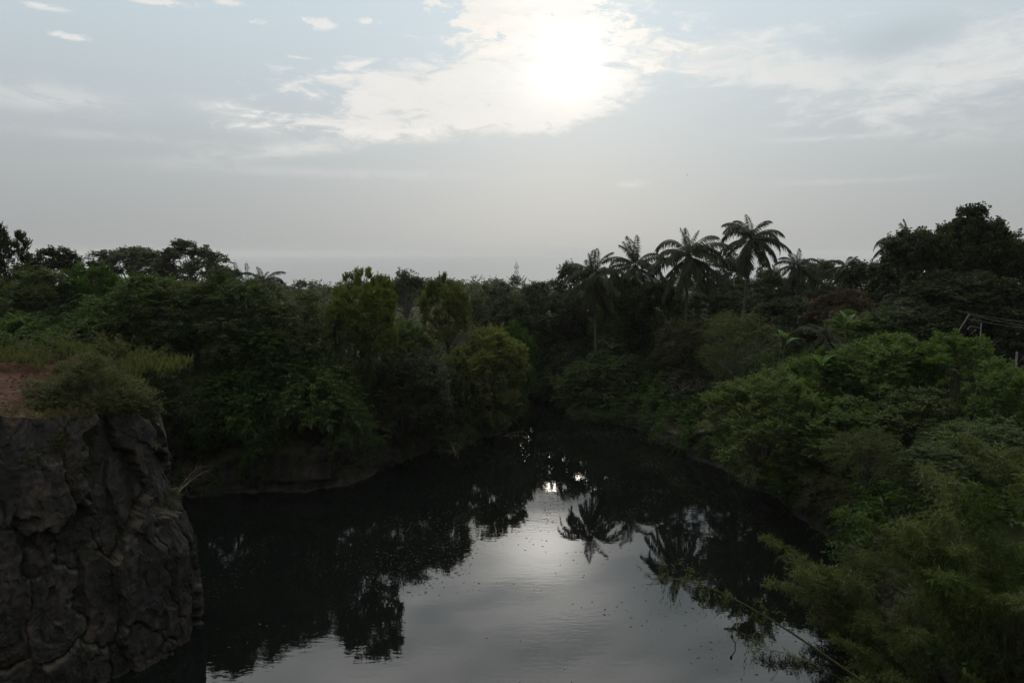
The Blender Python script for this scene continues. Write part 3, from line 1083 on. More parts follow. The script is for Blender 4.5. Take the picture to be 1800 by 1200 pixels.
def tree(name, label, cat, kind, mat, px, top, w, h, y, group=None, bark='bark', thick=1.0, lean=(0, 0), var=None):
    """a tree whose crown top shows at (px, top), w by h photo pixels, y metres ahead"""
    ctop, s = at(px, top, y)
    rx, rz = w * s / 2.02, h * s / 2.1
    cz = ctop[2] - rz
    bx, by = ctop[0] + lean[0], y + lean[1]
    for _ in range(40):                       # roots on the bank, not in the lake
        if lake_sd([(bx, by)])[0] > 2.0:
            break
        g0 = lake_sd([(bx + 0.1, by), (bx, by + 0.1), (bx, by)])
        gr = np.array([g0[0] - g0[2], g0[1] - g0[2]])
        gr /= np.linalg.norm(gr) + 1e-9
        bx, by = bx + gr[0] * 0.3, by + gr[1] * 0.3
    bz = min(hz(bx, by), cz - 0.3) - 0.15
    e = empty(name, (bx, by, bz), label, cat, group)
    i_ = cnt.get(kind, 0)
    cnt[kind] = i_ + 1
    vi = (i_ if var is None else var) % len(LIB[kind])
    cme, bme = LIB[kind][vi]
    rz_ = (i_ * 2.399) % (2 * math.pi)
    loc = (ctop[0] - bx, y - by, cz - bz)
    sc3 = (rx / CR, rx / CR * (0.85 + 0.3 * ((i_ * 37) % 10) / 10), rz / CR)
    c = link('crown', with_mat(cme, mat), e)
    c.location, c.scale, c.rotation_euler = loc, sc3, (0, 0, rz_)
    b = link('branches', with_mat(bme, bark), e)
    b.location, b.scale, b.rotation_euler = loc, sc3, (0, 0, rz_)
    t = link('trunk', with_mat(TRUNKS[i_ % 4], bark), e)
    tk = thick * max(0.35, min(1.3, rx / 4.0))
    to = Vector(loc) - Vector((0, 0, 0.35 * rz if cz - bz > rz else (cz - bz) * 0.2))
    t.scale = (tk, tk, max(0.4, to.length))
    t.rotation_euler = to.to_track_quat('Z', 'X').to_euler()
    return e


# ------------------------------------------------------------------ trees, one by one
T = [
    # name, label, category, kind, leaves, px, top, w, h, y, bark
    ('slim_tree', 'slim dark tree with upright leafy shoots at the far left edge of the skyline', 'tree', 'acacia', 'leaf_dark', 6, 396, 92, 150, 60, 'bark'),
    ('dark_tree', 'dark tree sloping down beside the slim tree on the left skyline', 'tree', 'bigleaf', 'leaf_dark', 88, 442, 120, 130, 64, 'bark'),
    ('spreading_tree', 'broad grey-green tree on the left skyline, left half of a twin crown', 'tree', 'bigleaf', 'leaf_far', 228, 436, 140, 110, 104, 'bark'),
    ('spreading_tree', 'taller domed right half of the twin crown on the left skyline', 'tree', 'bigleaf', 'leaf_far', 335, 429, 120, 120, 102, 'bark'),
    ('sparse_tree', 'small sparse tree in front of the two lattice masts', 'tree', 'open', 'leaf_dark', 405, 470, 46, 60, 84, 'bark'),
    ('feathery_tree', 'wide feathery green tree at left edge below the slim tree', 'tree', 'feather', 'leaf_feather', 35, 480, 200, 170, 57, 'bark'),
    ('pointed_tree', 'yellow-green tree with a pointed top left of the broad twin crown', 'tree', 'acacia', 'leaf_feather', 160, 470, 110, 170, 60, 'bark'),
    ('feathery_tree', 'feathery green tree standing below the broad twin crown', 'tree', 'feather', 'leaf_feather', 262, 489, 190, 180, 52.5, 'bark'),
    ('feathery_tree', 'feathery tree left of the lone palm on the left skyline', 'tree', 'feather', 'leaf_feather', 395, 486, 150, 165, 53, 'bark'),
    ('feathery_tree', 'low feathery tree below the two small distant palms on the left', 'tree', 'feather', 'leaf_feather', 508, 520, 140, 140, 54.5, 'bark'),
    ('layered_tree', 'dark tree with flat layered boughs in the middle of the left canopy', 'tree', 'tiered', 'leaf_feather', 338, 503, 180, 170, 52, 'bark'),
    ('feathery_tree', 'bright feathery tree behind the red earth cliff top at left edge', 'tree', 'feather', 'leaf_feather', 30, 560, 190, 180, 51.5, 'bark'),
    ('feathery_tree', 'dense feathery tree just behind the bush on the cliff', 'tree', 'feather', 'leaf_feather', 185, 540, 200, 210, 53, 'bark'),
    ('feathery_tree', 'dark feathery tree between layered tree and first green dome', 'tree', 'feather', 'leaf_feather', 470, 556, 180, 180, 54, 'bark'),
    ('drooping_tree', 'young drooping tree hanging over the water right of the cliff bush', 'tree', 'weeping', 'leaf_feather', 335, 630, 140, 160, 51, 'bark'),
    ('drooping_tree', 'second drooping tree over the water right of the cliff', 'tree', 'feather', 'leaf_feather', 425, 645, 150, 170, 51, 'bark'),
    ('feathery_tree', 'broad dark feathery tree overhanging the left bank below the first dome', 'tree', 'feather', 'leaf_feather', 548, 622, 180, 200, 52.5, 'bark'),
    ('drooping_tree', 'low drooping tree above the pale rock foot of the left bank', 'tree', 'weeping', 'leaf_feather', 600, 700, 120, 130, 52.5, 'bark'),
    ('feathery_tree', 'dark tree directly behind the upper corner of the cliff', 'tree', 'feather', 'leaf_dark', 250, 665, 140, 170, 50, 'bark'),
    ('domed_tree', 'yellow-green domed tree, leftmost of the domes on the central skyline', 'tree', 'acacia', 'leaf_acacia', 642, 486, 126, 165, 54.8, 'bark'),
    ('domed_tree', 'narrow green tree standing in front of the leftmost dome', 'tree', 'feather', 'leaf_feather', 612, 545, 95, 160, 53.5, 'bark'),
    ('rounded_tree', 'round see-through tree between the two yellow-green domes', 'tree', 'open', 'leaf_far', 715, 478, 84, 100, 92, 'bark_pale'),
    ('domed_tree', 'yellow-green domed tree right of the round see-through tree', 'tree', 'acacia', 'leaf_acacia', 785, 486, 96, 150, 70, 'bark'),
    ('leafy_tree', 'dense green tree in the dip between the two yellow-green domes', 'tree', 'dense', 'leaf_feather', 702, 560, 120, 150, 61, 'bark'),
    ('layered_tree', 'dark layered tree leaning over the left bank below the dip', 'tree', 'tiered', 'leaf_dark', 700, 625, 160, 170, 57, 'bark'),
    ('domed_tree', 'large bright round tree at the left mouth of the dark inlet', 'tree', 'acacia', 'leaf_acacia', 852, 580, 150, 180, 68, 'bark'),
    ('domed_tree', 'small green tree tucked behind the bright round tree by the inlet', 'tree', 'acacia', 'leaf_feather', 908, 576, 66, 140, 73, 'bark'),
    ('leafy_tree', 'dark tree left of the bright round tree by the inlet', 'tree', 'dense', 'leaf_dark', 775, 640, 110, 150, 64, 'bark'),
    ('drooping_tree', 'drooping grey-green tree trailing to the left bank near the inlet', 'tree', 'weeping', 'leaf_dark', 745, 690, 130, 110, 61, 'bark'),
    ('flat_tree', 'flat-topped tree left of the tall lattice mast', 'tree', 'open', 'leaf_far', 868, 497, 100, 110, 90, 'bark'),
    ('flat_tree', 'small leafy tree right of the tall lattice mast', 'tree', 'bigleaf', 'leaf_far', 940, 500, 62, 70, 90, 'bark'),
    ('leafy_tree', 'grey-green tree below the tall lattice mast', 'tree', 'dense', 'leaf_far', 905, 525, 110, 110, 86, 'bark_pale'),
    ('sparse_tree', 'sparse tree edging the sea glitter left of the first tall palm', 'tree', 'open', 'leaf_dark', 1010, 462, 80, 110, 94, 'bark'),
    ('leafy_tree', 'low dark tree under the sea glitter', 'tree', 'dense', 'leaf_far', 968, 514, 105, 110, 89, 'bark'),
    ('leafy_tree', 'dark tree behind the first tall palm trunk, added to hide the reflected sun', 'tree', 'dense', 'leaf_dark', 1022, 512, 100, 120, 87, 'bark'),  # dense crown added to cover the sun lamp's mirror image in the lake
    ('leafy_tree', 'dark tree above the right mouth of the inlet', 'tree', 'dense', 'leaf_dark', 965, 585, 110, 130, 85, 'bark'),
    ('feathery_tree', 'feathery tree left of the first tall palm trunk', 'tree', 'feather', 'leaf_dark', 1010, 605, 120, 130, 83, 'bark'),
    ('leafy_tree', 'dense tree added to block sun sparkles at the far inlet end, left side', 'tree', 'dense', 'leaf_dark', 935, 565, 95, 150, 93, 'bark'),  # added to stop sun lamp sparkles reaching the inlet water through low gaps
    ('leafy_tree', 'dense tree added to block sun sparkles at the far inlet end, right side', 'tree', 'dense', 'leaf_dark', 995, 560, 95, 150, 93, 'bark'),  # added beside the left one, blocks the same sparkles on the inlet
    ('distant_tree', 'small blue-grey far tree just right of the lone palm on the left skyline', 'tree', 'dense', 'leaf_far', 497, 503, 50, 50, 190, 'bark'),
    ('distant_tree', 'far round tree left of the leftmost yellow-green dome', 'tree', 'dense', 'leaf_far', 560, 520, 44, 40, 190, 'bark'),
    ('leafy_tree', 'dark round tree below the second tall palm', 'tree', 'dense', 'leaf_dark', 1092, 482, 105, 130, 84, 'bark'),
    ('leafy_tree', 'dark bushy tree between the second and third tall palms', 'tree', 'dense', 'leaf_dark', 1150, 500, 120, 140, 81, 'bark'),
    ('bright_tree', 'fresh green tree right of the first tall palm trunk', 'tree', 'feather', 'leaf_feather', 1080, 535, 80, 100, 82, 'bark'),
    ('leafy_tree', 'dark tree at the foot of the third tall palm', 'tree', 'dense', 'leaf_dark', 1185, 545, 120, 120, 77, 'bark'),
    ('sparse_tree', 'airy tree with sky showing through between third and fourth tall palms', 'tree', 'open', 'leaf_dark', 1268, 447, 105, 120, 92, 'bark_pale'),
    ('rounded_tree', 'soft grey-green round tree right of the fourth tall palm', 'tree', 'dense', 'leaf_far', 1345, 470, 110, 110, 96, 'bark'),
    ('rounded_tree', 'soft grey-green tree between the two low palms on the right skyline', 'tree', 'dense', 'leaf_far', 1440, 462, 90, 100, 96, 'bark'),
    ('leafy_tree', 'dark tree below the airy tree and fourth tall palm', 'tree', 'dense', 'leaf_dark', 1262, 508, 120, 90, 86, 'bark'),
    ('airy_tree', 'pale green airy tree with thin bare stems at mid right', 'tree', 'weeping', 'leaf_light', 1300, 548, 150, 130, 62, 'bark_pale'),
    ('brown_tree', 'brownish fine-leaved tree left of the pale airy tree', 'tree', 'tiered', 'leaf_brown', 1202, 568, 90, 90, 67, 'bark'),
    ('feathery_tree', 'feathery tree above the right bank below the first tall palm', 'tree', 'feather', 'leaf_feather', 1065, 622, 140, 120, 77, 'bark'),
    ('leafy_tree', 'dark tree on the right bank left of the brownish tree', 'tree', 'dense', 'leaf_dark', 1140, 630, 130, 120, 75, 'bark'),
    ('red_tree', 'tree with orange-red blossom right of the low palms', 'tree', 'dense', 'leaf_red', 1485, 512, 100, 100, 66, 'bark'),
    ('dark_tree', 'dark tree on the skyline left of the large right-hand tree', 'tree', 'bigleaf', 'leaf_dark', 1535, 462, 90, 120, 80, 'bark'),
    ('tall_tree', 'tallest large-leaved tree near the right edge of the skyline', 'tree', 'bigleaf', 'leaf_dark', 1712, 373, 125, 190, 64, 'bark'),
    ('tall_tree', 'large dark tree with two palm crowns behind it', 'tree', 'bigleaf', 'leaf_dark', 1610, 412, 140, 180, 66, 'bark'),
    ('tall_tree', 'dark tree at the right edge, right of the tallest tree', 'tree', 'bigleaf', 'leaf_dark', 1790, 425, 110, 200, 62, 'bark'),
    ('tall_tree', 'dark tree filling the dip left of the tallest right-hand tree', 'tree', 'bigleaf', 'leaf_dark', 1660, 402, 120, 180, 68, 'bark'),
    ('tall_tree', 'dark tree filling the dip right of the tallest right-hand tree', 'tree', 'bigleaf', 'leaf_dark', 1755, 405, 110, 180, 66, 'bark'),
    ('leafy_tree', 'deep green tree below the tallest tree, behind the overhead wires', 'tree', 'dense', 'leaf_dark', 1700, 475, 210, 150, 59, 'bark'),
    ('feathery_tree', 'dark feathery tree right of the orange-red blossom', 'tree', 'feather', 'leaf_dark', 1585, 535, 160, 120, 57, 'bark'),
    ('leafy_tree', 'dark tree below the left one of the two low palms', 'tree', 'dense', 'leaf_dark', 1395, 525, 130, 110, 72, 'bark'),
    ('leafy_tree', 'dark leafy tree at right edge behind the concrete post', 'tree', 'bigleaf', 'leaf_dark', 1790, 545, 130, 130, 54, 'bark'),
]
for (nm, lb, ca, kd, ml, px, tp, w, h, y, bk) in T:
    tree(nm, lb, ca, kd, ml, px, tp, w, h, y, bark=bk)

S = [
    ('leafy_bush', 'bright green bush with yellow tips reaching out over the water at right', 'shrub', 'leaf_shrub', 1345, 668, 205, 225, 47.5),
    ('leafy_bush', 'green bush behind the overhanging one, under the banana leaves', 'shrub', 'leaf_shrub', 1440, 628, 140, 150, 51),
    ('leafy_bush', 'tall bright green bush in the middle of the right-hand thicket', 'shrub', 'leaf_shrub', 1555, 592, 180, 170, 49),
    ('leafy_bush', 'bright green bush left of the lamp pole', 'shrub', 'leaf_shrub', 1680, 598, 170, 170, 47),
    ('leafy_bush', 'green bush below the concrete post at right edge', 'shrub', 'leaf_shrub', 1785, 648, 130, 160, 41),
    ('leafy_bush', 'dark green bush right of the overhanging bush', 'shrub', 'leaf_shrub', 1480, 705, 180, 160, 45),
    ('leafy_bush', 'wide shaded bush above the bamboo on the right', 'dense', 'leaf_feather', 1625, 690, 200, 150, 43),
    ('twiggy_bush', 'twiggy bush with bare dead stems above the bamboo at right edge', 'feather', 'leaf_feather', 1740, 745, 180, 130, 36),
    ('leafy_bush', 'low green bush touching the water below the overhanging bush', 'shrub', 'leaf_shrub', 1395, 800, 120, 100, 45.5),
    ('olive_bush', 'pale olive fine-leaved bush between thicket and bamboo', 'weeping', 'leaf_light', 1530, 752, 115, 120, 35),
    ('leafy_bush', 'small dark bush behind the top of the bamboo', 'feather', 'leaf_feather', 1640, 790, 140, 90, 34),
    ('green_bush', 'yellow-green bush on the rocks of the right bank', 'dense', 'leaf_acacia', 1158, 705, 85, 70, 71.5),
    ('grey_bush', 'grey leafless-looking bush above the rocks of the right bank', 'open', 'leaf_grey', 1232, 648, 110, 80, 66),
    ('brown_bush', 'rusty brown bush left of the overhanging green bush', 'open', 'leaf_brown', 1285, 690, 80, 80, 57),
    ('leafy_bush', 'small green bush under the orange-red blossom', 'shrub', 'leaf_shrub', 1520, 553, 110, 80, 56),
    ('fern_bush', 'low drooping bush over the grey rock beside the bamboo', 'weeping', 'leaf_bamboo', 1548, 975, 120, 110, 30.5),
    ('grassy_bush', 'dry grassy bush on the rock left of the bamboo', 'weeping', 'leaf_brown', 1455, 835, 100, 90, 41.5),
]
for (nm, lb, kd, ml, px, tp, w, h, y) in S:
    tree(nm, lb, 'bush', kd, ml, px, tp, w, h, y, bark='bark', thick=0.6)

# ------------------------------------------------------------------ coconut palms
FROND_L = 4.2


def frond_mesh(elev, droop, seed, nleaf=70, sweep=0.12):
    rg = np.random.default_rng(seed)
    n = 26
    ds = FROND_L / (n - 1)
    p = np.zeros((n, 3))
    a = elev
    for i_ in range(1, n):
        t = i_ / (n - 1)
        a -= droop * (0.35 + 1.3 * t) / (n - 1)
        a = max(a, -1.45)
        p[i_] = p[i_ - 1] + np.array([math.cos(a), 0, math.sin(a)]) * ds
    p[:, 1] = sweep * np.linspace(0, 1, n) ** 2 * FROND_L * 0.3
    mb = MB()
    tube(mb, p, np.linspace(0.045, 0.008, n), 4)
    tpar = np.linspace(0.14, 0.995, nleaf)
    idx = tpar * (n - 1)
    pos = np.column_stack([np.interp(idx, np.arange(n), p[:, k]) for k in range(3)])
    tg = np.gradient(p, axis=0)
    tan = unit(np.column_stack([np.interp(idx, np.arange(n), tg[:, k]) for k in range(3)]))
    L = 1.05 * np.interp(tpar, [0.14, 0.3, 0.6, 0.9, 1.0], [0.5, 0.82, 0.88, 0.55, 0.24])
    for sgn in (1, -1):
        side = np.array([0, 1.0, 0]) * sgn
        ax = unit(tan * np.interp(tpar, [0, 1], [0.45, 0.95])[:, None] + side * 0.8 - np.array([0, 0, 0.62]) + rand_unit(rg, nleaf) * 0.16)
        nr = unit(np.cross(ax, tan) * sgn + rand_unit(rg, nleaf) * 0.2)
        # two pieces per leaflet so that it sags at its tip
        l1 = L * rg.uniform(0.7, 1.15, nleaf) * np.where(rg.random(nleaf) < 0.07, 0.25, 1.0)
        v, q_ = leaf_quads(pos, ax, nr, l1, 0.082, 0.15, 0.05)
        v = v.reshape(-1, 4, 3)
        v[:, 2, 2] -= 0.34 * l1
        mb.add(v.reshape(-1, 3), q_, r=rg.random(nleaf))
    return mb.mesh('frond')


FRONDS = [(e_, frond_mesh(R_(e_), R_(dr_ * f_), 7 + k + 40 * m_, sweep=sw_)) for k, (e_, dr_) in enumerate(((86, 30), (74, 70), (60, 98), (44, 108), (26, 105), (8, 92), (-14, 72), (-36, 50)))
          for m_, (f_, sw_) in enumerate(((0.8, 0.5), (1.25, -0.6)))]
DEADF = frond_mesh(R_(-50), R_(50), 99, 34)
TRK = {}


def palm_trunk(seed, bend):
    rg = np.random.default_rng(seed)
    n = 44
    s_ = np.linspace(0, 1, n)
    mb = MB()
    pts = np.column_stack([bend * (s_ - s_ ** 2) * 1.2, 0.3 * bend * np.sin(s_ * 3.1) * 0.4, s_])
    rad = 0.155 - 0.045 * s_ + 0.10 * np.exp(-s_ * 22) + 0.010 * (np.arange(n) % 2)
    thx = np.arange(10) * 2 * math.pi / 10
    ring = np.stack([pts[:, None, 0] + rad[:, None] * np.cos(thx), pts[:, None, 1] + rad[:, None] * np.sin(thx), np.broadcast_to(s_[:, None], (n, 10))], -1).reshape(-1, 3)
    qq = [[a * 10 + b, a * 10 + (b + 1) % 10, (a + 1) * 10 + (b + 1) % 10, (a + 1) * 10 + b] for a in range(n - 1) for b in range(10)]
    return mesh_np('palm_trunk', ring, qq)


def nut_mesh():
    mb = MB()
    u = np.linspace(0, math.pi, 6)
    s_ = np.sin(u) * 0.12 + 0.004
    tube(mb, np.column_stack([np.zeros(6), np.zeros(6), -np.cos(u) * 0.15]), s_, 7)
    return mb.mesh('coconut', True)


NUT = nut_mesh()


def palm(label, px, py, y, wpx, nf=24, seed=0, bend=0.5, bx=0.0, nuts=5, dead=2, upright=0.0, group='coconut palms on the skyline'):
    c, s = at(px, py, y)
    fl = wpx * s / 2 * 1.34 / FROND_L
    rg = np.random.default_rng(seed + 300)
    x0, y0 = c[0] + bx, y
    bz = hz(x0, y0) - 0.1
    e = empty('coconut_palm', (x0, y0, bz), label, 'palm tree', group)
    t = link('trunk', with_mat(palm_trunk(seed, bend), 'bark_palm'), e)
    hgt = max(0.8, c[2] - bz)
    t.scale = (1, 1, hgt)
    sh = math.atan2(-bx, hgt)
    t.rotation_euler = (0, sh, 0)
    t.scale = (1, 1, hgt / math.cos(sh))
    top = Vector((-bx, 0, hgt))
    nf = int(nf * 1.3)
    for k in range(nf):
        u = (k + 0.5) / nf
        el = 88 - 138 * u ** (1.0 + upright)
        el += rg.normal(0, 5)
        j_ = int(np.argmin([abs(el - f[0]) + 0.01 * rg.random() for f in FRONDS]))
        f = link('frond', with_mat(FRONDS[j_][1], 'leaf_palm'), e)
        f.location = top + Vector((0, 0, 0.10 - 0.25 * u))
        az_ = k * 2.39996 + rg.normal(0, 0.18) + seed
        f.rotation_euler = (rg.normal(0, 0.22), rg.normal(0, 0.09), az_)
        k2 = fl * rg.uniform(0.78, 1.12) * (0.74 if el > 65 else 1.0)
        f.scale = (k2, k2, k2)
    for k in range(dead):
        f = link('dead_frond', with_mat(DEADF, 'leaf_palm_dry'), e)
        f.location = top + Vector((0, 0, -0.3))
        f.rotation_euler = (0, 0, seed * 1.3 + k * 2.2)
        f.scale = (fl * 0.75,) * 3
    for k in range(nuts):
        f = link('coconut', with_mat(NUT, 'coconut'), e)
        a_ = k * 1.26 + seed
        f.location = top + Vector((0.26 * math.cos(a_), 0.26 * math.sin(a_), -0.35 - 0.12 * (k % 2)))
    return e


palm('leftmost of the four tall coconut palms, trunk showing down to the bushes', 1043, 486, 79, 106, 24, 1, 0.5, 0.4)
palm('second of the four tall coconut palms, half hidden behind dark trees', 1117, 469, 86, 106, 22, 2, -0.4, 0.2)
palm('third and broadest of the four tall coconut palms', 1210, 450, 73.5, 128, 26, 3, 0.3, -0.3)
palm('fourth and highest coconut palm with a slender trunk right of the others', 1320, 420, 79, 106, 24, 14, 0.6, -1.0)
palm('low coconut palm right of the four tall palms', 1403, 468, 77, 72, 20, 5, 0.2, 0.0, upright=-0.2)
palm('low coconut palm beside the large dark right-hand trees', 1489, 470, 82, 66, 18, 6, 0.2, 0.0, upright=-0.3)
palm('coconut palm half hidden at the left shoulder of the large right-hand tree', 1592, 430, 72, 90, 18, 7, 0.2, 0.0)
palm('coconut palm whose upright fronds poke above the large right-hand tree', 1650, 420, 73, 74, 16, 8, 0.2, 0.0, upright=-0.4)
palm('lone small palm on the left skyline between lattice masts and domed trees', 462, 497, 96, 64, 18, 9, 0.2, 0.0)
palm('tiny distant palm left of the leftmost yellow-green dome', 527, 512, 150, 40, 14, 10, 0.1, 0.0, nuts=0, dead=1)
palm('palm crown deep in the trees right of the orange-red blossom', 1585, 520, 62, 70, 16, 11, 0.2, 0.0, nuts=0)
palm('young trunkless palm with drooping grey fronds above the banana leaves', 1452, 592, 53, 84, 14, 12, 0.1, 0.0, nuts=0, dead=3, upright=-0.3)


# ------------------------------------------------------------------ banana plants
def banana_leaf(seed):
    rg = np.random.default_rng(seed)
    n = 12
    L, W = 2.0, 0.5
    a = R_(72)
    p = np.zeros((n, 3))
    for i_ in range(1, n):
        a -= R_(95) * (0.2 + 1.4 * i_ / n) / n
        p[i_] = p[i_ - 1] + np.array([math.cos(a), 0, math.sin(a)]) * L / (n - 1)
    w = W / 2 * np.interp(np.linspace(0, 1, n), [0, 0.12, 0.25, 0.7, 1], [0.05, 0.08, 0.9, 0.9, 0.05])
    tg = unit(np.gradient(p, axis=0))
    up = np.cross(np.array([0, 1.0, 0]), tg) * -1
    l = p + np.array([0, 1.0, 0]) * w[:, None] + up * w[:, None] * 0.35
    r = p - np.array([0, 1.0, 0]) * w[:, None] + up * w[:, None] * 0.35
    l += rg.normal(0, 0.02, l.shape)
    v = np.stack([l, p, r], 1).reshape(-1, 3)
    q_ = []
    for i_ in range(n - 1):
        q_ += [[i_ * 3, i_ * 3 + 1, i_ * 3 + 4, i_ * 3 + 3], [i_ * 3 + 1, i_ * 3 + 2, i_ * 3 + 5, i_ * 3 + 4]]
    return mesh_np('banana_leaf', v, q_, rnd=rg.random(len(q_)) * 0.5 + 0.25, smooth=True)


BLEAF = [banana_leaf(k) for k in range(3)]
_mb = MB()
tube(_mb, [(0, 0, 0), (0.02, 0, 0.5), (0, 0.02, 1.0)], [0.13, 0.11, 0.07], 8)
BSTEM = _mb.mesh('stem')


def banana(label, px, py, y, size, seed):
    c, s = at(px, py, y)
    bz = min(hz(c[0], y), c[2] - 0.5)
    e = empty('banana_plant', (c[0], y, bz), label, 'banana plant')
    st = link('stem', with_mat(BSTEM, 'culm'), e)
    st.scale = (1, 1, c[2] - bz)
    rg = np.random.default_rng(seed)
    for k in range(8):
        l = link('leaf', with_mat(BLEAF[k % 3], 'leaf_banana'), e)
        l.location = (0, 0, c[2] - bz - 0.05)
        l.rotation_euler = (0, rg.uniform(-0.45, 0.25), k * 2.4 + seed)
        l.scale = (size * rg.uniform(0.8, 1.1),) * 3


banana('banana plant with arching leaves above the overhanging green bush', 1442, 655, 49.5, 1.0, 2)
banana('banana plant with a bright upright leaf below the orange-red blossom', 1487, 582, 52.5, 0.9, 5)
banana('banana plant right of the pale airy tree', 1378, 612, 56, 0.95, 8)


# ------------------------------------------------------------------ bamboo on the near right shore
def culm_mesh(seed, H=10.0, bend=3.2, nodes=34, per=5, nl=15, sparse=1.0):
    rg = np.random.default_rng(seed)
    n = 30
    s_ = np.linspace(0, 1, n)
    pts = np.column_stack([bend * s_ ** 2.3, 0.25 * np.sin(s_ * 3 + seed) * s_, H * (s_ - 0.16 * s_ ** 4)])
    st = MB()
    rad = np.linspace(0.036, 0.007, n)
    tube(st, pts, rad, 6)
    tg = unit(np.gradient(pts, axis=0))
    starts, dirs = [], []
    for k in range(nodes):
        f = 0.16 + 0.84 * (k + 0.5) / nodes
        ix = f * (n - 1)
        b = np.array([np.interp(ix, np.arange(n), pts[:, c_]) for c_ in range(3)])
        for m_ in range(per):
            az_ = rg.uniform(0, 2 * math.pi)
            d = np.array([math.cos(az_), math.sin(az_), rg.uniform(-0.1, 0.8)])
            ln = rg.uniform(0.5, 1.3) * (1.15 - 0.5 * f)
            starts.append(b)
            dirs.append(unit(d) * ln)
    starts, dirs = np.array(starts), np.array(dirs)
    B = len(starts)
    # twigs
    for k in range(0, B, 3):
        t = np.linspace(0, 1, 4)[:, None]
        tube(st, starts[k] + dirs[k] * t - np.array([0, 0, 0.35]) * t ** 2, [0.006, 0.005, 0.004, 0.002], 3, cap=False)
    t = np.tile((np.arange(nl) + 1.0) / nl, B)[:, None]
    D, S_ = np.repeat(dirs, nl, 0), np.repeat(starts, nl, 0)
    pos = S_ + D * t - np.array([0, 0, 0.38]) * t ** 2 + rg.normal(0, 0.04, (B * nl, 3))
    ax = unit(unit(D) * 0.7 + rand_unit(rg, B * nl) * 0.75 - np.array([0, 0, 0.45]))
    nr = unit(rand_unit(rg, B * nl) + np.array([0, 0, 0.6]))
    N = B * nl
    v, q_ = leaf_quads(pos, ax, nr, rg.uniform(0.20, 0.42, N), rg.uniform(0.034, 0.054, N), 0.12, 0.18)
    shade = np.repeat(rg.random(B), nl) * 0.5 + rg.random(N) * 0.5
    return st.mesh('culm'), mesh_np('bamboo_leaves', v, q_, rnd=shade)


CULMS = [culm_mesh(400 + k, 10.0, b_) for k, b_ in enumerate((2.4, 3.6, 4.6, 3.0))]


def bamboo(label, x, y, culms, lean=None, seed=0, hs=1.0):
    rg = np.random.default_rng(900 + seed)
    bz = hz(x, y) - 0.1
    e = empty('bamboo_clump', (x, y, bz), label, 'bamboo', 'bamboo on the near right shore')
    for k in range(culms):
        st, lv = CULMS[k % 4]
        c = link('culm', with_mat(st, 'culm'), e)
        a_ = rg.uniform(0, 2 * math.pi)
        r_ = 0.9 * math.sqrt(rg.random())
        c.location = (r_ * math.cos(a_), r_ * math.sin(a_), 0)
        face = a_ + rg.normal(0, 0.4) if lean is None or rg.random() < 0.45 else lean + rg.normal(0, 0.5)
        c.rotation_euler = (rg.normal(0, 0.06), rg.uniform(-0.05, 0.22), face)
        h_ = hs * rg.uniform(0.62, 1.04)
        c.scale = (h_, h_, h_)
        f = link('leaves', with_mat(lv, 'leaf_bamboo'), c)
    return e


bamboo('feathery bamboo clump reaching left over the water, farthest from the viewer', 16.6, 29.0, 24, math.pi, 1, 0.84)
bamboo('tall bamboo clump on the shore in the middle of the bamboo thicket', 18.6, 25.0, 24, None, 2, 0.98)
bamboo('low bamboo clump on the rocks between the far and the lower right clump', 16.4, 24.6, 16, math.pi, 5, 0.62)
bamboo('dense bamboo clump in the lower right corner', 14.6, 19.6, 28, math.pi * 0.9, 3, 0.80)
bamboo('bamboo clump at the right edge of the picture', 20.5, 21.5, 22, None, 4, 0.98)


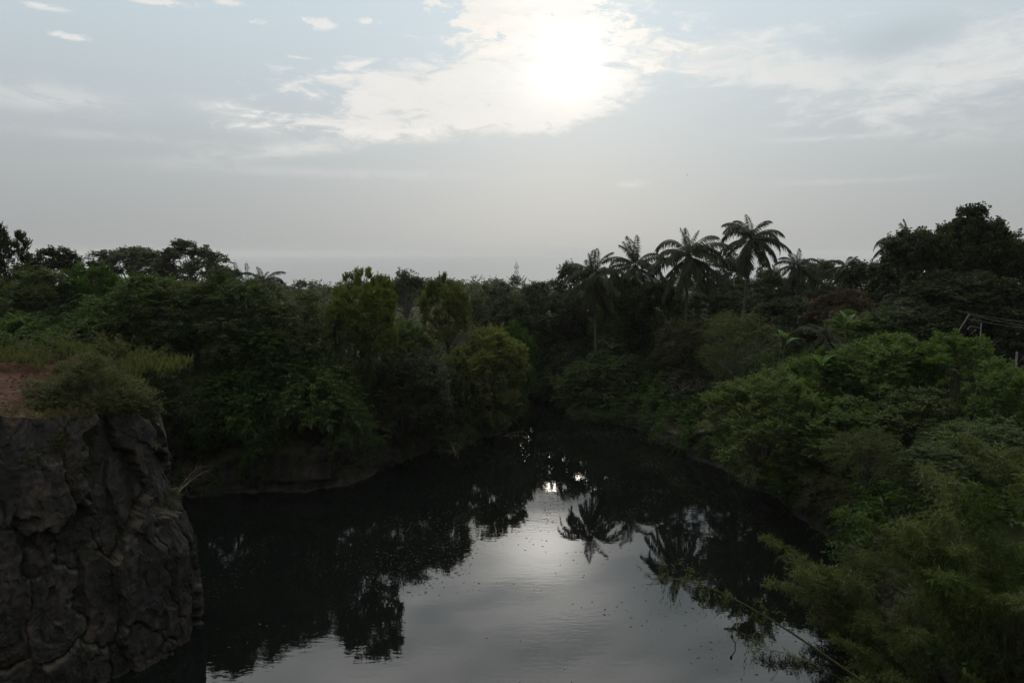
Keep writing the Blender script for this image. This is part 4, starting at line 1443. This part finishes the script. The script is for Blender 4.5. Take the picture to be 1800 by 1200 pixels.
# the single long culm leaning out over the water
def leaning():
    rg = np.random.default_rng(77)
    P = np.array([(14.8, 20.6, 1.6), (11.1, 20.0, 4.6), (8.2, 19.8, 6.7), (6.3, 19.9, 7.75), (5.2, 20.0, 8.05), (4.3, 20.0, 8.0)])
    tpar = np.linspace(0, len(P) - 1, 40)
    pts = np.column_stack([np.interp(tpar, np.arange(len(P)), P[:, k]) for k in range(3)])
    pts = smooth_open(pts, 14)
    base = pts[0].copy()
    base[2] = hz(base[0], base[1]) - 0.1
    pts[0] = base
    e = empty('leaning_bamboo', base, 'single long bamboo stem leaning out over the lake at bottom right', 'bamboo')
    st = MB()
    tube(st, pts - base, np.linspace(0.052, 0.007, 40), 6)
    second = np.array([(14.6, 20.4, 2.0), (11.0, 19.6, 4.4), (9.4, 19.5, 5.5), (8.0, 19.5, 6.0), (7.2, 19.5, 6.05)])
    sp2 = smooth_open(np.column_stack([np.interp(np.linspace(0, 4, 24), np.arange(5), second[:, k]) for k in range(3)]), 8)
    tube(st, sp2 - base, np.linspace(0.020, 0.004, 24), 5)
    starts, dirs = [], []
    for src, lo, cnt_ in ((pts, 17, 46), (sp2, 12, 20)):
        for k in range(cnt_):
            i_ = rg.integers(lo, len(src))
            d = unit(rand_unit(rg, 1)[0] + np.array([-0.3, 0, 0.15])) * rg.uniform(0.3, 0.95)
            starts.append(src[i_])
            dirs.append(d)
    starts, dirs = np.array(starts), np.array(dirs)
    for k in range(0, len(starts)):
        t = np.linspace(0, 1, 4)[:, None]
        tube(st, starts[k] - base + dirs[k] * t - np.array([0, 0, 0.25]) * t ** 2, [0.005, 0.004, 0.003, 0.002], 3, cap=False)
    nl = 13
    t = np.tile((np.arange(nl) + 1.0) / nl, len(starts))[:, None]
    D, S_ = np.repeat(dirs, nl, 0), np.repeat(starts - base, nl, 0)
    N = len(D)
    pos = S_ + D * t - np.array([0, 0, 0.25]) * t ** 2 + rg.normal(0, 0.03, (N, 3))
    ax = unit(unit(D) * 0.7 + rand_unit(rg, N) * 0.7 - np.array([0, 0, 0.5]))
    v, q_ = leaf_quads(pos, ax, rand_unit(rg, N), rg.uniform(0.12, 0.22, N), rg.uniform(0.018, 0.028, N), 0.15, 0.15)
    link('culm', with_mat(st.mesh('leaning_culm'), 'culm'), e)
    link('leaves', with_mat(mesh_np('leaning_leaves', v, q_, rnd=rg.random(N)), 'leaf_bamboo'), e)


leaning()

# ------------------------------------------------------------------ undergrowth and far woods (uncountable masses)
def in_view(p, margin=120):
    d = p[:, 1]
    px = 900 + 1200 * p[:, 0] / np.maximum(d, 1)
    return (px > -margin) & (px < 1800 + margin)


def scatter_mass(name, label, mat, n, region, sdlo, sdhi, rlo, rhi, seed, kindp, clumps=8, zfun=None, cat='undergrowth', near_pow=1.8):
    rg = np.random.default_rng(seed)
    pts = []
    while sum(len(a) for a in pts) < n:
        p = np.column_stack([rg.uniform(region[0], region[1], 4000), rg.uniform(region[2], region[3], 4000)])
        p = p[in_view(p)]
        sd = lake_sd(p)
        keep = (sd > sdlo) & (sd < sdhi)
        keep &= rg.random(len(p)) < np.exp(-np.maximum(0, sd - sdlo) / (sdhi - sdlo) * near_pow)
        # not on the cliff, which has its own plants
        keep &= ~((p[:, 0] < -12) & (p[:, 1] < 41))
        keep &= ~((p[:, 0] > 8) & (p[:, 1] < 36) & (rg.random(len(p)) < 0.2))
        pts.append(p[keep])
    p = np.concatenate(pts)[:n]
    z = height(p)
    rad = rg.uniform(rlo, rhi, n)
    cc, oo = [], []
    for k in range(clumps):
        d = rand_unit(rg, n)
        d[:, 2] = np.abs(d[:, 2]) * 0.9
        cc.append(np.column_stack([p, z]) + d * rad[:, None] * 0.8 + np.array([0, 0, 0.15]))
        oo.append(d)
    cc, oo = np.concatenate(cc), np.concatenate(oo)
    k = kindp
    v, q_, sh = twig_foliage(rg, cc, oo, k['rad'], k['tw'], k['tl'], k['droop'], k['nl'], k['L'], k['W'], 0.75, 0.3, 0.7, 0.2, 0.85)
    o = link(name, mesh_np(name, v, q_, rnd=sh), mat=MATS[mat])
    tag(o, label, cat, kind='stuff')
    return o


UG = dict(rad=0.45, tw=5, tl=0.9, droop=0.3, nl=9, L=0.30, W=0.15)
scatter_mass('undergrowth', 'dark tangled undergrowth along the left and far banks', 'leaf_dark', 520, (-62, 12, 40, 100), 1.5, 15, 0.8, 1.8, 1, UG)
scatter_mass('undergrowth', 'green tangled undergrowth along the right bank', 'leaf_feather', 420, (4, 62, 14, 96), 1.2, 17, 0.7, 1.6, 2, UG)
FW = dict(rad=0.9, tw=5, tl=1.3, droop=0.1, nl=9, L=0.5, W=0.24)
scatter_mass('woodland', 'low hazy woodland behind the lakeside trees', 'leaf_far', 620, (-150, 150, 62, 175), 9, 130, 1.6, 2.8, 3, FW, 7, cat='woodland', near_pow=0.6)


# creepers hanging down the rock banks
def creepers():
    rg = np.random.default_rng(8)
    ok = (LAKE_D[:, 1] > 38)
    idx = np.where(ok)[0]
    base, out_ = [], []
    for k in range(480):
        i_ = rg.choice(idx)
        top = min(bh[i_] + 0.4, 4.5) * rg.uniform(0.22, 1.0)
        b = np.array([*(sel[i_] + nout[i_] * rg.uniform(0.0, 0.9)), top])
        base.append(b)
        out_.append(np.array([-nout[i_][0], -nout[i_][1], 0.1]))
    v, q_, sh = twig_foliage(rg, np.array(base), np.array(out_), 0.35, 5, 1.1, 0.75, 11, 0.20, 0.085, 0.6, 0.1, 0.8, 0.5, 0.7)
    o = link('creeper', mesh_np('creeper', v, q_, rnd=sh), mat=MATS['leaf_feather'])
    tag(o, 'hanging creepers draped over the rock banks', 'creeper', kind='stuff')


creepers()


# ------------------------------------------------------------------ on the cliff: bush, grass, stones, dead twigs
def cliff_plants():
    rg = np.random.default_rng(21)
    # rounded bush spilling over the edge
    bx, by = -19.3, 30.6
    bz = cap_z(bx, by)
    e = empty('cliff_bush', (bx, by, bz), 'rounded yellow-green bush spilling over the corner of the cliff', 'bush')
    cen, ou = [], []
    for k in range(330):
        a_, u = rg.uniform(0, 2 * math.pi), rg.random() ** 0.5
        x, y = 2.75 * u * math.cos(a_), 1.7 * u * math.sin(a_)
        topz = 2.1 * math.sqrt(max(0.05, 1 - u * u)) * (0.85 + 0.3 * math.sin(x * 2.1 + 1))
        z = topz * rg.uniform(0.25, 1.0) + 0.1
        cen.append((x, y, z))
        ou.append(unit(np.array([x, y, z * 0.8 + 0.3])))
    for k in range(150):                     # skirts hanging over the rim towards the lake
        x = rg.uniform(-2.0, 2.7)
        cen.append((x + 0.1, -0.7 - rg.random() * 0.5 + 0.62 * max(x, -1.5), rg.uniform(-0.55, 0.35) - 0.12 * x))
        ou.append(unit(np.array([0.3, -0.8, -0.5])))
    v, q_, sh = twig_foliage(rg, np.array(cen), np.array(ou), 0.28, 8, 0.48, 0.35, 11, 0.10, 0.052, 0.8, 0.45, 0.6, 0.1, 0.85)
    link('crown', with_mat(mesh_np('cliff_bush_crown', v, q_, rnd=sh), 'leaf_bush'), e)
    mb = MB()
    for k in range(46):
        c = np.array(cen[rg.integers(0, len(cen))])
        m_ = c * 0.5 + np.array([0, 0, 0.35])
        s_ = np.linspace(0, 1, 7)[:, None]
        tube(mb, 2 * s_ * (1 - s_) * m_ + s_ ** 2 * c, np.linspace(0.02, 0.005, 7), 4)
    for k in range(22):                      # bare loops of stem trailing over the edge
        x = rg.uniform(-2, 2.2)
        p0 = np.array([x, -0.6 + 0.2 * x, 0.3])
        p2 = p0 + np.array([rg.uniform(-1.2, 1.2), -1.0, rg.uniform(-1.4, -0.4)])
        pm = (p0 + p2) / 2 + np.array([rg.uniform(-.4, .4), -0.5, 0.1])
        s_ = np.linspace(0, 1, 8)[:, None]
        tube(mb, (1 - s_) ** 2 * p0 + 2 * s_ * (1 - s_) * pm + s_ ** 2 * p2, np.linspace(0.012, 0.004, 8), 4)
    link('stems', with_mat(mb.mesh('cliff_bush_stems'), 'twig'), e)

    # grass and weeds along the back of the earth patch
    cen, ax, L = [], [], []
    for k in range(420):
        x, y = rg.uniform(-31, -17.6), rg.uniform(27.5, 37.5)
        back_ = y > 32.6 + 0.6 * math.sin(x)
        if not back_ and rg.random() > 0.22:
            continue
        z = cap_z(x, y)
        m_ = rg.integers(10, 26)
        hh = rg.uniform(0.35, 0.95) if back_ else rg.uniform(0.06, 0.22)
        for j_ in range(m_):
            cen.append((x + rg.normal(0, 0.16), y + rg.normal(0, 0.16), z - 0.03))
            ax.append(unit(np.array([rg.normal(0, 0.4), rg.normal(0, 0.4), 1.0])))
            L.append(hh * rg.uniform(0.6, 1.2))
    n = len(cen)
    v, q_ = leaf_quads(np.array(cen), np.array(ax), rand_unit(rg, n), np.array(L), np.array(L) * 0.07 + 0.012, 0.1, 0.25)
    o = link('grass', mesh_np('grass', v, q_, rnd=rg.random(n)), mat=MATS['leaf_grass'])
    tag(o, 'tufts of green and dry grass on the red earth cliff top', 'grass', kind='stuff')
    # tufts and roots hanging over the rim
    rimv = cv.reshape(NS, NV, 3)[:, -1, :]
    vis = np.where((rimv[:, 0] < -17.0) & (rimv[:, 0] > -26) & (rimv[:, 1] < 31.5))[0]
    cen, ax, L = [], [], []
    for k in range(150):
        b_ = rimv[rg.choice(vis)] + np.array([rg.normal(0, 0.1), rg.uniform(-0.05, 0.5), 0.03])
        hang = rg.random() < 0.5
        for j_ in range(rg.integers(6, 22)):
            cen.append(b_ + rg.normal(0, 0.09, 3) * np.array([1, 1, 0.2]))
            d = np.array([rg.normal(0.25, 0.5), rg.normal(-0.7, 0.4), rg.uniform(-1.0, 0.3)]) if hang else np.array([rg.normal(0, 0.5), rg.normal(-0.2, 0.5), 1.0])
            ax.append(unit(d))
            L.append(rg.uniform(0.12, 0.5))
    n = len(cen)
    v, q_ = leaf_quads(np.array(cen), np.array(ax), rand_unit(rg, n), np.array(L), np.array(L) * 0.06 + 0.010, 0.1, 0.3)
    o = link('rim_grass', mesh_np('rim_grass', v, q_, rnd=rg.random(n)), mat=MATS['leaf_grass'])
    tag(o, 'grass and roots hanging over the cliff rim', 'grass', kind='stuff')
    # leafy weeds behind the grass
    wc = np.column_stack([rg.uniform(-31, -19, 90), rg.uniform(34.4, 37.6, 90)])
    cz_ = np.array([cap_z(*w) for w in wc]) + rg.uniform(0.2, 1.0, 90)
    ww = np.column_stack([wc, cz_])
    v, q_, sh = twig_foliage(rg, ww, rand_unit(rg, 90) * np.array([1, 1, .4]), 0.35, 7, 0.6, 0.3, 10, 0.10, 0.05, 0.8, 0.6)
    o = link('weeds', mesh_np('weeds', v, q_, rnd=sh), mat=MATS['leaf_bush'])
    tag(o, 'leafy weeds behind the red earth patch on the cliff', 'weeds', kind='stuff')

    # small plants rooted in the cliff face
    face = cv.reshape(NS, NV, 3)
    nn = cn.reshape(NS, NV, 2)
    cen, ou = [], []
    for (px, py, r_, m_) in ((105, 775, 14, 10), (160, 800, 40, 5), (200, 760, 60, 6), (60, 800, 40, 4), (280, 800, 20, 5), (225, 955, 40, 4), (180, 990, 50, 4), (300, 880, 20, 8), (316, 868, 14, 14)):
        for k in range(m_):
            d = px_dir(px + rg.normal(0, r_ * 0.4), py + rg.normal(0, r_ * 0.5))
            t = (CAPV[0] * 0)[0]
            rel = face.reshape(-1, 3) - np.array([0, 0, CAM_Z])
            dn = d / np.linalg.norm(d)
            al = rel @ dn
            off = np.linalg.norm(rel - al[:, None] * dn, axis=1)
            hit = np.where(off < 0.12)[0]
            if not len(hit):
                continue
            h_ = hit[np.argmin(al[hit])]
            n2 = nn.reshape(-1, 2)[h_]
            cen.append(face.reshape(-1, 3)[h_])
            ou.append(np.array([n2[0], n2[1], 0.2]))
    v, q_, sh = twig_foliage(rg, np.array(cen), np.array(ou), 0.12, 6, 0.32, 0.7, 9, 0.075, 0.045, 0.8, 0.3)
    o = link('rock_plants', mesh_np('rock_plants', v, q_, rnd=sh), mat=MATS['leaf_bush'])
    tag(o, 'small leafy plants rooted in cracks of the cliff face', 'plants', kind='stuff')


cliff_plants()


def stone_mesh(seed):
    rg = np.random.default_rng(seed)
    u = np.linspace(0.15, math.pi - 0.15, 5)
    th_ = np.arange(7) * 2 * math.pi / 7
    v = np.array([[math.sin(a) * math.cos(b), math.sin(a) * math.sin(b), -math.cos(a) * 0.7] for a in u for b in th_])
    v *= (1 + 0.22 * rg.normal(size=(len(v), 1)))
    v = np.concatenate([v, [[0, 0, -0.7], [0, 0, 0.7]]])
    q_ = [[i_ * 7 + j_, i_ * 7 + (j_ + 1) % 7, (i_ + 1) * 7 + (j_ + 1) % 7, (i_ + 1) * 7 + j_] for i_ in range(4) for j_ in range(7)]
    t_ = [[35, (j_ + 1) % 7, j_] for j_ in range(7)] + [[36, 28 + j_, 28 + (j_ + 1) % 7] for j_ in range(7)]
    return mesh_np('stone', v, q_, t_)


for k, (x, y, r_, lb) in enumerate(((-22.6, 30.9, 0.13, 'pale round stone on the red earth, nearest the cliff bush'), (-24.2, 29.4, 0.15, 'pale stone lying on the red earth close to the cliff edge'),
                                    (-26.4, 31.6, 0.12, 'small pale stone in the middle of the red earth patch'))):
    o = link('stone', stone_mesh(k), mat=MATS['concrete'])
    o.location = (x, y, cap_z(x, y) + r_ * 0.4)
    o.scale = (r_,) * 3
    tag(o, lb, 'stone')


def pebbles():
    rg = np.random.default_rng(64)
    base = stone_mesh(9)
    n0 = len(base.vertices)
    co = np.empty(n0 * 3, dtype=np.float32)
    base.vertices.foreach_get('co', co)
    co = co.reshape(-1, 3)
    mb = MB()
    qs = np.array([list(p.vertices) for p in base.polygons if len(p.vertices) == 4])
    for k in range(170):
        x, y = rg.uniform(-27.5, -20.5), rg.uniform(27.5, 33.5)
        r_ = rg.uniform(0.02, 0.065)
        a_ = rg.uniform(0, 6.28)
        c_, s_ = math.cos(a_), math.sin(a_)
        v = co * r_ * rg.uniform(0.7, 1.3, 3)
        v = np.column_stack([v[:, 0] * c_ - v[:, 1] * s_, v[:, 0] * s_ + v[:, 1] * c_, v[:, 2]]) + np.array([x, y, cap_z(x, y) + r_ * 0.3])
        mb.add(v, qs)
    o = link('pebbles', mb.mesh('pebbles'), mat=MATS['red_soil'])
    tag(o, 'pebbles and clods scattered on the red earth', 'pebbles', kind='stuff')


pebbles()


def dead_branch(name, label, root, tips, r0, mat, cat='dead branch', seed=0, subs=4):
    """a leafless branch: main limbs with forking twigs"""
    rg = np.random.default_rng(seed)
    root = np.asarray(root, float)
    mb = MB()
    for tp in tips:
        tp = np.asarray(tp, float) - root
        n = 9
        s_ = np.linspace(0, 1, n)[:, None]
        ln = np.linalg.norm(tp)
        pts = tp * s_ + np.array([0, 0, 0.10 * ln]) * np.sin(s_ * math.pi) + np.cumsum(rg.normal(0, 0.018 * ln, (n, 3)), 0) * s_
        tube(mb, pts, np.linspace(r0, r0 * 0.25, n), 5)
        for k in range(subs):
            i_ = rg.integers(3, n - 1)
            d = unit(unit(tp) * 0.7 + rand_unit(rg, 1)[0] * 0.9) * ln * rg.uniform(0.2, 0.45)
            u = np.linspace(0, 1, 5)[:, None]
            pt = pts[i_] + d * u + np.cumsum(rg.normal(0, 0.012 * ln, (5, 3)), 0) * u
            tube(mb, pt, np.linspace(r0 * 0.45, r0 * 0.12, 5), 4)
    o = link(name, mb.mesh(name), mat=MATS[mat])
    o.location = root
    tag(o, label, cat)
    return o


lx, _ = at(312, 868, 31.8)
dead_branch('dead_branch', 'pale leafless branches sprouting from the cliff ledge above the water', lx, [at(350, 815, 33)[0], at(338, 845, 33.2)[0], at(362, 828, 33.5)[0], at(322, 850, 32.4)[0]], 0.022, 'twig', seed=3, subs=5)
b0, _ = at(572, 545, 56)
dead_branch('dead_branch', 'white forked dead branch sticking out left of the leftmost dome', b0, [at(556, 503, 56)[0], at(590, 525, 55.5)[0], at(606, 520, 55)[0], at(568, 520, 55.5)[0]], 0.05, 'bark_pale', seed=5, subs=3)
b0, _ = at(1745, 815, 31)
dead_branch('dead_branch', 'bare dead twigs above the bamboo at the right edge', b0, [at(1700, 755, 31)[0], at(1790, 790, 31)[0], at(1745, 770, 30.5)[0], at(1775, 830, 30.5)[0]], 0.03, 'twig', seed=6, subs=6)
b0, _ = at(1075, 612, 74)
dead_branch('dead_branch', 'grey arching dead branch below the first tall palm trunk', b0, [at(1055, 595, 74)[0], at(1080, 592, 74)[0], at(1090, 605, 74)[0]], 0.05, 'bark_pale', seed=7, subs=3)
b0, _ = at(880, 775, 66)
b0[2] = -0.1
dead_branch('dead_branch', 'fallen branches lying in the water at the tip of the left bank', b0, [b0 + np.array([2.0, -1.5, 0.3]), b0 + np.array([1.2, -2.4, 0.25]), b0 + np.array([2.8, -0.4, 0.5])], 0.04, 'twig', seed=9, subs=4)
for k, (px, py, dx, dy, lb) in enumerate(((790, 795, 1.2, -2.2, 'thin dead branch in the water left of the inlet mouth'),)):
    wx, wy = on_water(px, py)
    b0 = np.array([wx, wy, 0.9])
    dead_branch('dead_branch', lb, b0, [b0 + np.array([dx, dy, -1.0]), b0 + np.array([dx * 0.6, dy * 1.2, -0.7]), b0 + np.array([dx * 1.2, dy * 0.5, -0.2])], 0.045, 'twig', seed=40 + k, subs=5)
for k, (px, tp, bt) in enumerate(((1340, 575, 680), (1325, 590, 675), (1365, 570, 690), (1355, 610, 690))):
    a_, _ = at(px, bt, 58)
    b_, _ = at(px + (-8, 6, 14, 10)[k], tp, 58)
    lb = ('leftmost', 'second', 'rightmost', 'third')[k] + ' of four thin pale bare stems at the pale airy tree'
    dead_branch('bare_stem', lb, a_, [b_], 0.035, 'bark_pale', 'bare stem', 20 + k, 2)

# stick standing in the lake with a dark knob, near the leaning bamboo
sx, sy = on_water(1292, 1137)
mb = MB()
tube(mb, [(0, 0, -0.3), (0, 0, 0.0), (0.02, 0, 0.16), (-0.06, 0, 0.32), (-0.14, 0, 0.44), (-0.16, 0, 0.52)], [0.022, 0.022, 0.02, 0.02, 0.022, 0.02], 6)
tube(mb, [(-0.13, 0, 0.40), (-0.15, 0, 0.46), (-0.165, 0, 0.56), (-0.17, 0, 0.63)], [0.02, 0.055, 0.06, 0.02], 7)
sn = link('snag', mb.mesh('snag'), mat=MATS['wet_wood'])
sn.location = (sx, sy, 0)
tag(sn, 'crooked dark stick standing out of the lake left of the leaning bamboo', 'snag')


# floating leaves and scum on the lake
def litter():
    rg = np.random.default_rng(31)
    P = []
    for (n, x0, x1, y0, y1) in ((5200, -24, 22, 24, 78), (7000, 2, 22, 44, 68), (1400, -16, -2, 34, 48)):
        p = np.column_stack([rg.uniform(x0, x1, n), rg.uniform(y0, y1, n)])
        den = fbm(np.column_stack([p * 0.16, np.zeros(n)]), 3, 14) + 0.5 * fbm(np.column_stack([p * 0.6, np.zeros(n)]), 2, 15)
        P.append(p[(lake_sd(p) < -0.4) & (den > rg.normal(0.30, 0.16, n))])
    p = np.concatenate(P)
    n = len(p)
    a_ = rg.uniform(0, 2 * math.pi, n)
    ax = np.column_stack([np.cos(a_), np.sin(a_), np.zeros(n)])
    L = rg.uniform(0.07, 0.22, n)
    v, q_ = leaf_quads(np.column_stack([p, np.full(n, 0.006)]), ax, np.tile([0, 0, 1.0], (n, 1)), L, L * rg.uniform(0.3, 0.5, n), 0.06, -0.02)
    o = link('floating_leaves', mesh_np('floating_leaves', v, q_, rnd=rg.random(n)), mat=MATS['leaf_litter'])
    tag(o, 'fallen leaves and scum floating on the dark lake', 'leaf litter', kind='stuff')


litter()


# ------------------------------------------------------------------ masts, pole, wires, post, bird
def mast(label, px, top, y, wpx, base_z, panels=True, hgt_taper=0.5):
    tp, s = at(px, top, y)
    w = wpx * s
    H = tp[2] - base_z
    e = empty('lattice_mast', (tp[0], y, base_z), label, 'mast')
    lat, legs = MB(), []
    W0, W1 = w * 1.6, w * 0.7
    n = int(H / (w * 1.2))
    cor = [(-1, -1), (1, -1), (1, 1), (-1, 1)]

    def pt(c, z):
        k = (W0 + (W1 - W0) * min(1.0, z / (H * 0.75))) / 2
        return np.array([c[0] * k, c[1] * k, z])
    for c in cor:
        mb_ = MB()
        tube(mb_, [pt(c, 0), pt(c, H * 0.75), pt(c, H)], w * 0.05, 4)
        link('leg', mb_.mesh('mast_leg'), e, MATS['steel'])
    for k in range(n):
        z0, z1 = H * k / n, H * (k + 1) / n
        for a_ in range(4):
            c0, c1_ = cor[a_], cor[(a_ + 1) % 4]
            tube(lat, [pt(c0, z0), pt(c1_, z1)], w * 0.03, 3, cap=False)
            tube(lat, [pt(c1_, z0), pt(c0, z1)], w * 0.03, 3, cap=False)
            tube(lat, [pt(c0, z1), pt(c1_, z1)], w * 0.03, 3, cap=False)
    link('bracing', lat.mesh('mast_bracing'), e, MATS['steel'])
    if panels:
        for f_ in (0.97, 0.90):
            for a_ in range(3):
                mb_ = MB()
                an = a_ * 2.094 + 0.5
                box(mb_, (w * 0.75 * math.cos(an), w * 0.75 * math.sin(an), H * f_ - w * 0.5), (w * 0.13, w * 0.13, w * 1.0))
                link('antenna', mb_.mesh('mast_antenna'), e, MATS['steel'])
    mb_ = MB()
    tube(mb_, [(0, 0, H - w * 0.2), (0, 0, H + w * 0.9)], w * 0.05, 4)
    link('rod', mb_.mesh('mast_rod'), e, MATS['steel'])


mast('tall lattice mast in the haze beside the sea glitter', 908, 463, 420, 5.5, hz(2.8, 420))
mast('left one of two small lattice masts on the left skyline', 413, 461, 430, 5.0, hz(-174, 430))
mast('right one of two small lattice masts on the left skyline', 433, 463, 430, 5.5, hz(-166, 430))

pb, ps = at(1721, 640, 50)
pt_, _ = at(1725, 568, 50)
e = empty('lamp_pole', (pb[0], 50, hz(pb[0], 50)), 'thin grey lamp pole with a side arm among the bushes at right', 'lamp pole')
z0 = hz(pb[0], 50)
mb = MB()
tube(mb, [(0, 0, 0), (pt_[0] - pb[0], 0, pt_[2] - z0)], [0.045, 0.032], 8)
link('pole', mb.mesh('pole'), e, MATS['concrete'])
arm0, _ = at(1724.5, 577, 50)
arm1, _ = at(1706, 573, 50)
lampp, _ = at(1702, 578, 50)
O = np.array([pb[0], 50, z0])
mb = MB()
tube(mb, [arm0 - O, arm1 - O, lampp - O + np.array([0, 0, 0.12])], 0.022, 6)
link('arm', mb.mesh('arm'), e, MATS['paint_white'])
mb = MB()
u = np.linspace(0.2, math.pi - 0.2, 6)
tube(mb, np.column_stack([np.zeros(6), np.zeros(6), np.cos(u) * 0.09]) + (lampp - O), np.sin(u) * 0.055, 8)
link('bulb', mb.mesh('bulb'), e, MATS['paint_white'])

wl = ('uppermost', 'middle', 'lowest')
for k, (a0, a1, m_) in enumerate((((1682, 546), (1860, 572), 1), ((1700, 552), (1860, 580), 2), ((1702, 560), (1860, 582), 1))):
    A, _ = at(a0[0], a0[1], 52)
    B, _ = at(a1[0], a1[1], 44)
    s_ = np.linspace(0, 1, 16)[:, None]
    pts = A * (1 - s_) + B * s_ - np.array([0, 0, 0.12]) * 4 * s_ * (1 - s_)
    mb = MB()
    tube(mb, pts, 0.014, 5)
    o = link('overhead_wire', mb.mesh('overhead_wire'), mat=MATS['wire'])
    tag(o, wl[k] + ' of three overhead wires running to the right edge', 'wire', 'overhead wires at right')
A, _ = at(1695, 566, 52)
B, _ = at(1704, 552, 52)
dn = (A - B) / (B[2] - A[2])
gz0 = hz(A[0] - 2.0, 52)
root = B + dn * (B[2] - gz0)
mb = MB()
tube(mb, [(0, 0, 0), (B - root) * 0.5, B - root], [0.05, 0.045, 0.035], 8)
o = link('wire_pole', mb.mesh('wire_pole'), mat=MATS['concrete'])
o.location = root
tag(o, 'slanting thin pole carrying the overhead wires at right', 'pole')
pp, ps = at(1788, 618, 43)
z0 = hz(pp[0], 43)
mb = MB()
hh = pp[2] - z0
v0 = 0.085
tube(mb, [(0, 0, 0), (0, 0, hh - 0.05), (0, 0, hh)], [v0 * 1.2, v0 * 1.1, v0 * 0.8], 4)
o = link('concrete_post', mb.mesh('concrete_post'), mat=MATS['concrete'])
o.location = (pp[0], 43, z0)
tag(o, 'pale square concrete post among bushes at the right edge', 'post')

# bird over the palms
bp, _ = at(1208, 308, 130)
e = empty('bird', bp, 'tiny dark bird flying in the sky above the third palm', 'bird')
mb = MB()
tube(mb, [(0, -0.18, 0), (0, -0.12, 0.0), (0, 0, 0.01), (0, 0.12, 0.01), (0, 0.19, 0.02)], [0.01, 0.045, 0.06, 0.035, 0.015], 7)
v = np.array([(-0.06, 0.2 * -1.6, 0.0), (0.06, -0.32, 0.0), (0.02, -0.16, 0.005), (-0.02, -0.16, 0.005)])
mb.add(v, [[0, 1, 2, 3]])
link('body', mb.mesh('bird_body'), e, MATS['feathers'])
for sgn in (-1, 1):
    mb = MB()
    v = np.array([(0.03, -0.07, 0.02), (0.03, 0.08, 0.02), (0.14, 0.05, 0.17), (0.14, -0.07, 0.17), (0.26, -0.06, 0.29), (0.25, -0.10, 0.29)]) * np.array([sgn, 1, 1])
    mb.add(v, [[0, 1, 2, 3], [3, 2, 4, 5]])
    link('wing', mb.mesh('bird_wing'), e, MATS['feathers'])

# ------------------------------------------------------------------ moist air
HZ = 15100.0
mb = MB()
box(mb, (0, 0, (-62.0 + 46.0) / 2), (2 * HZ, 2 * HZ, 108.0))
hm = bpy.data.materials.new('haze')
hm.use_nodes = True
hm.node_tree.nodes.clear()
gm = G(hm.node_tree)
pv = gm.node('ShaderNodeVolumePrincipled')
pv.inputs['Color'].default_value = rgba(0.70, 0.695, 0.685)
pv.inputs['Density'].default_value = 0.00012
pv.inputs['Anisotropy'].default_value = 0.2
ho = gm.node('ShaderNodeOutputMaterial')
gm.link(pv.outputs[0], ho.inputs['Volume'])
hzo = link('haze', mb.mesh('haze'), mat=hm)
tag(hzo, 'thin grey sea haze filling the air', None, kind='stuff')
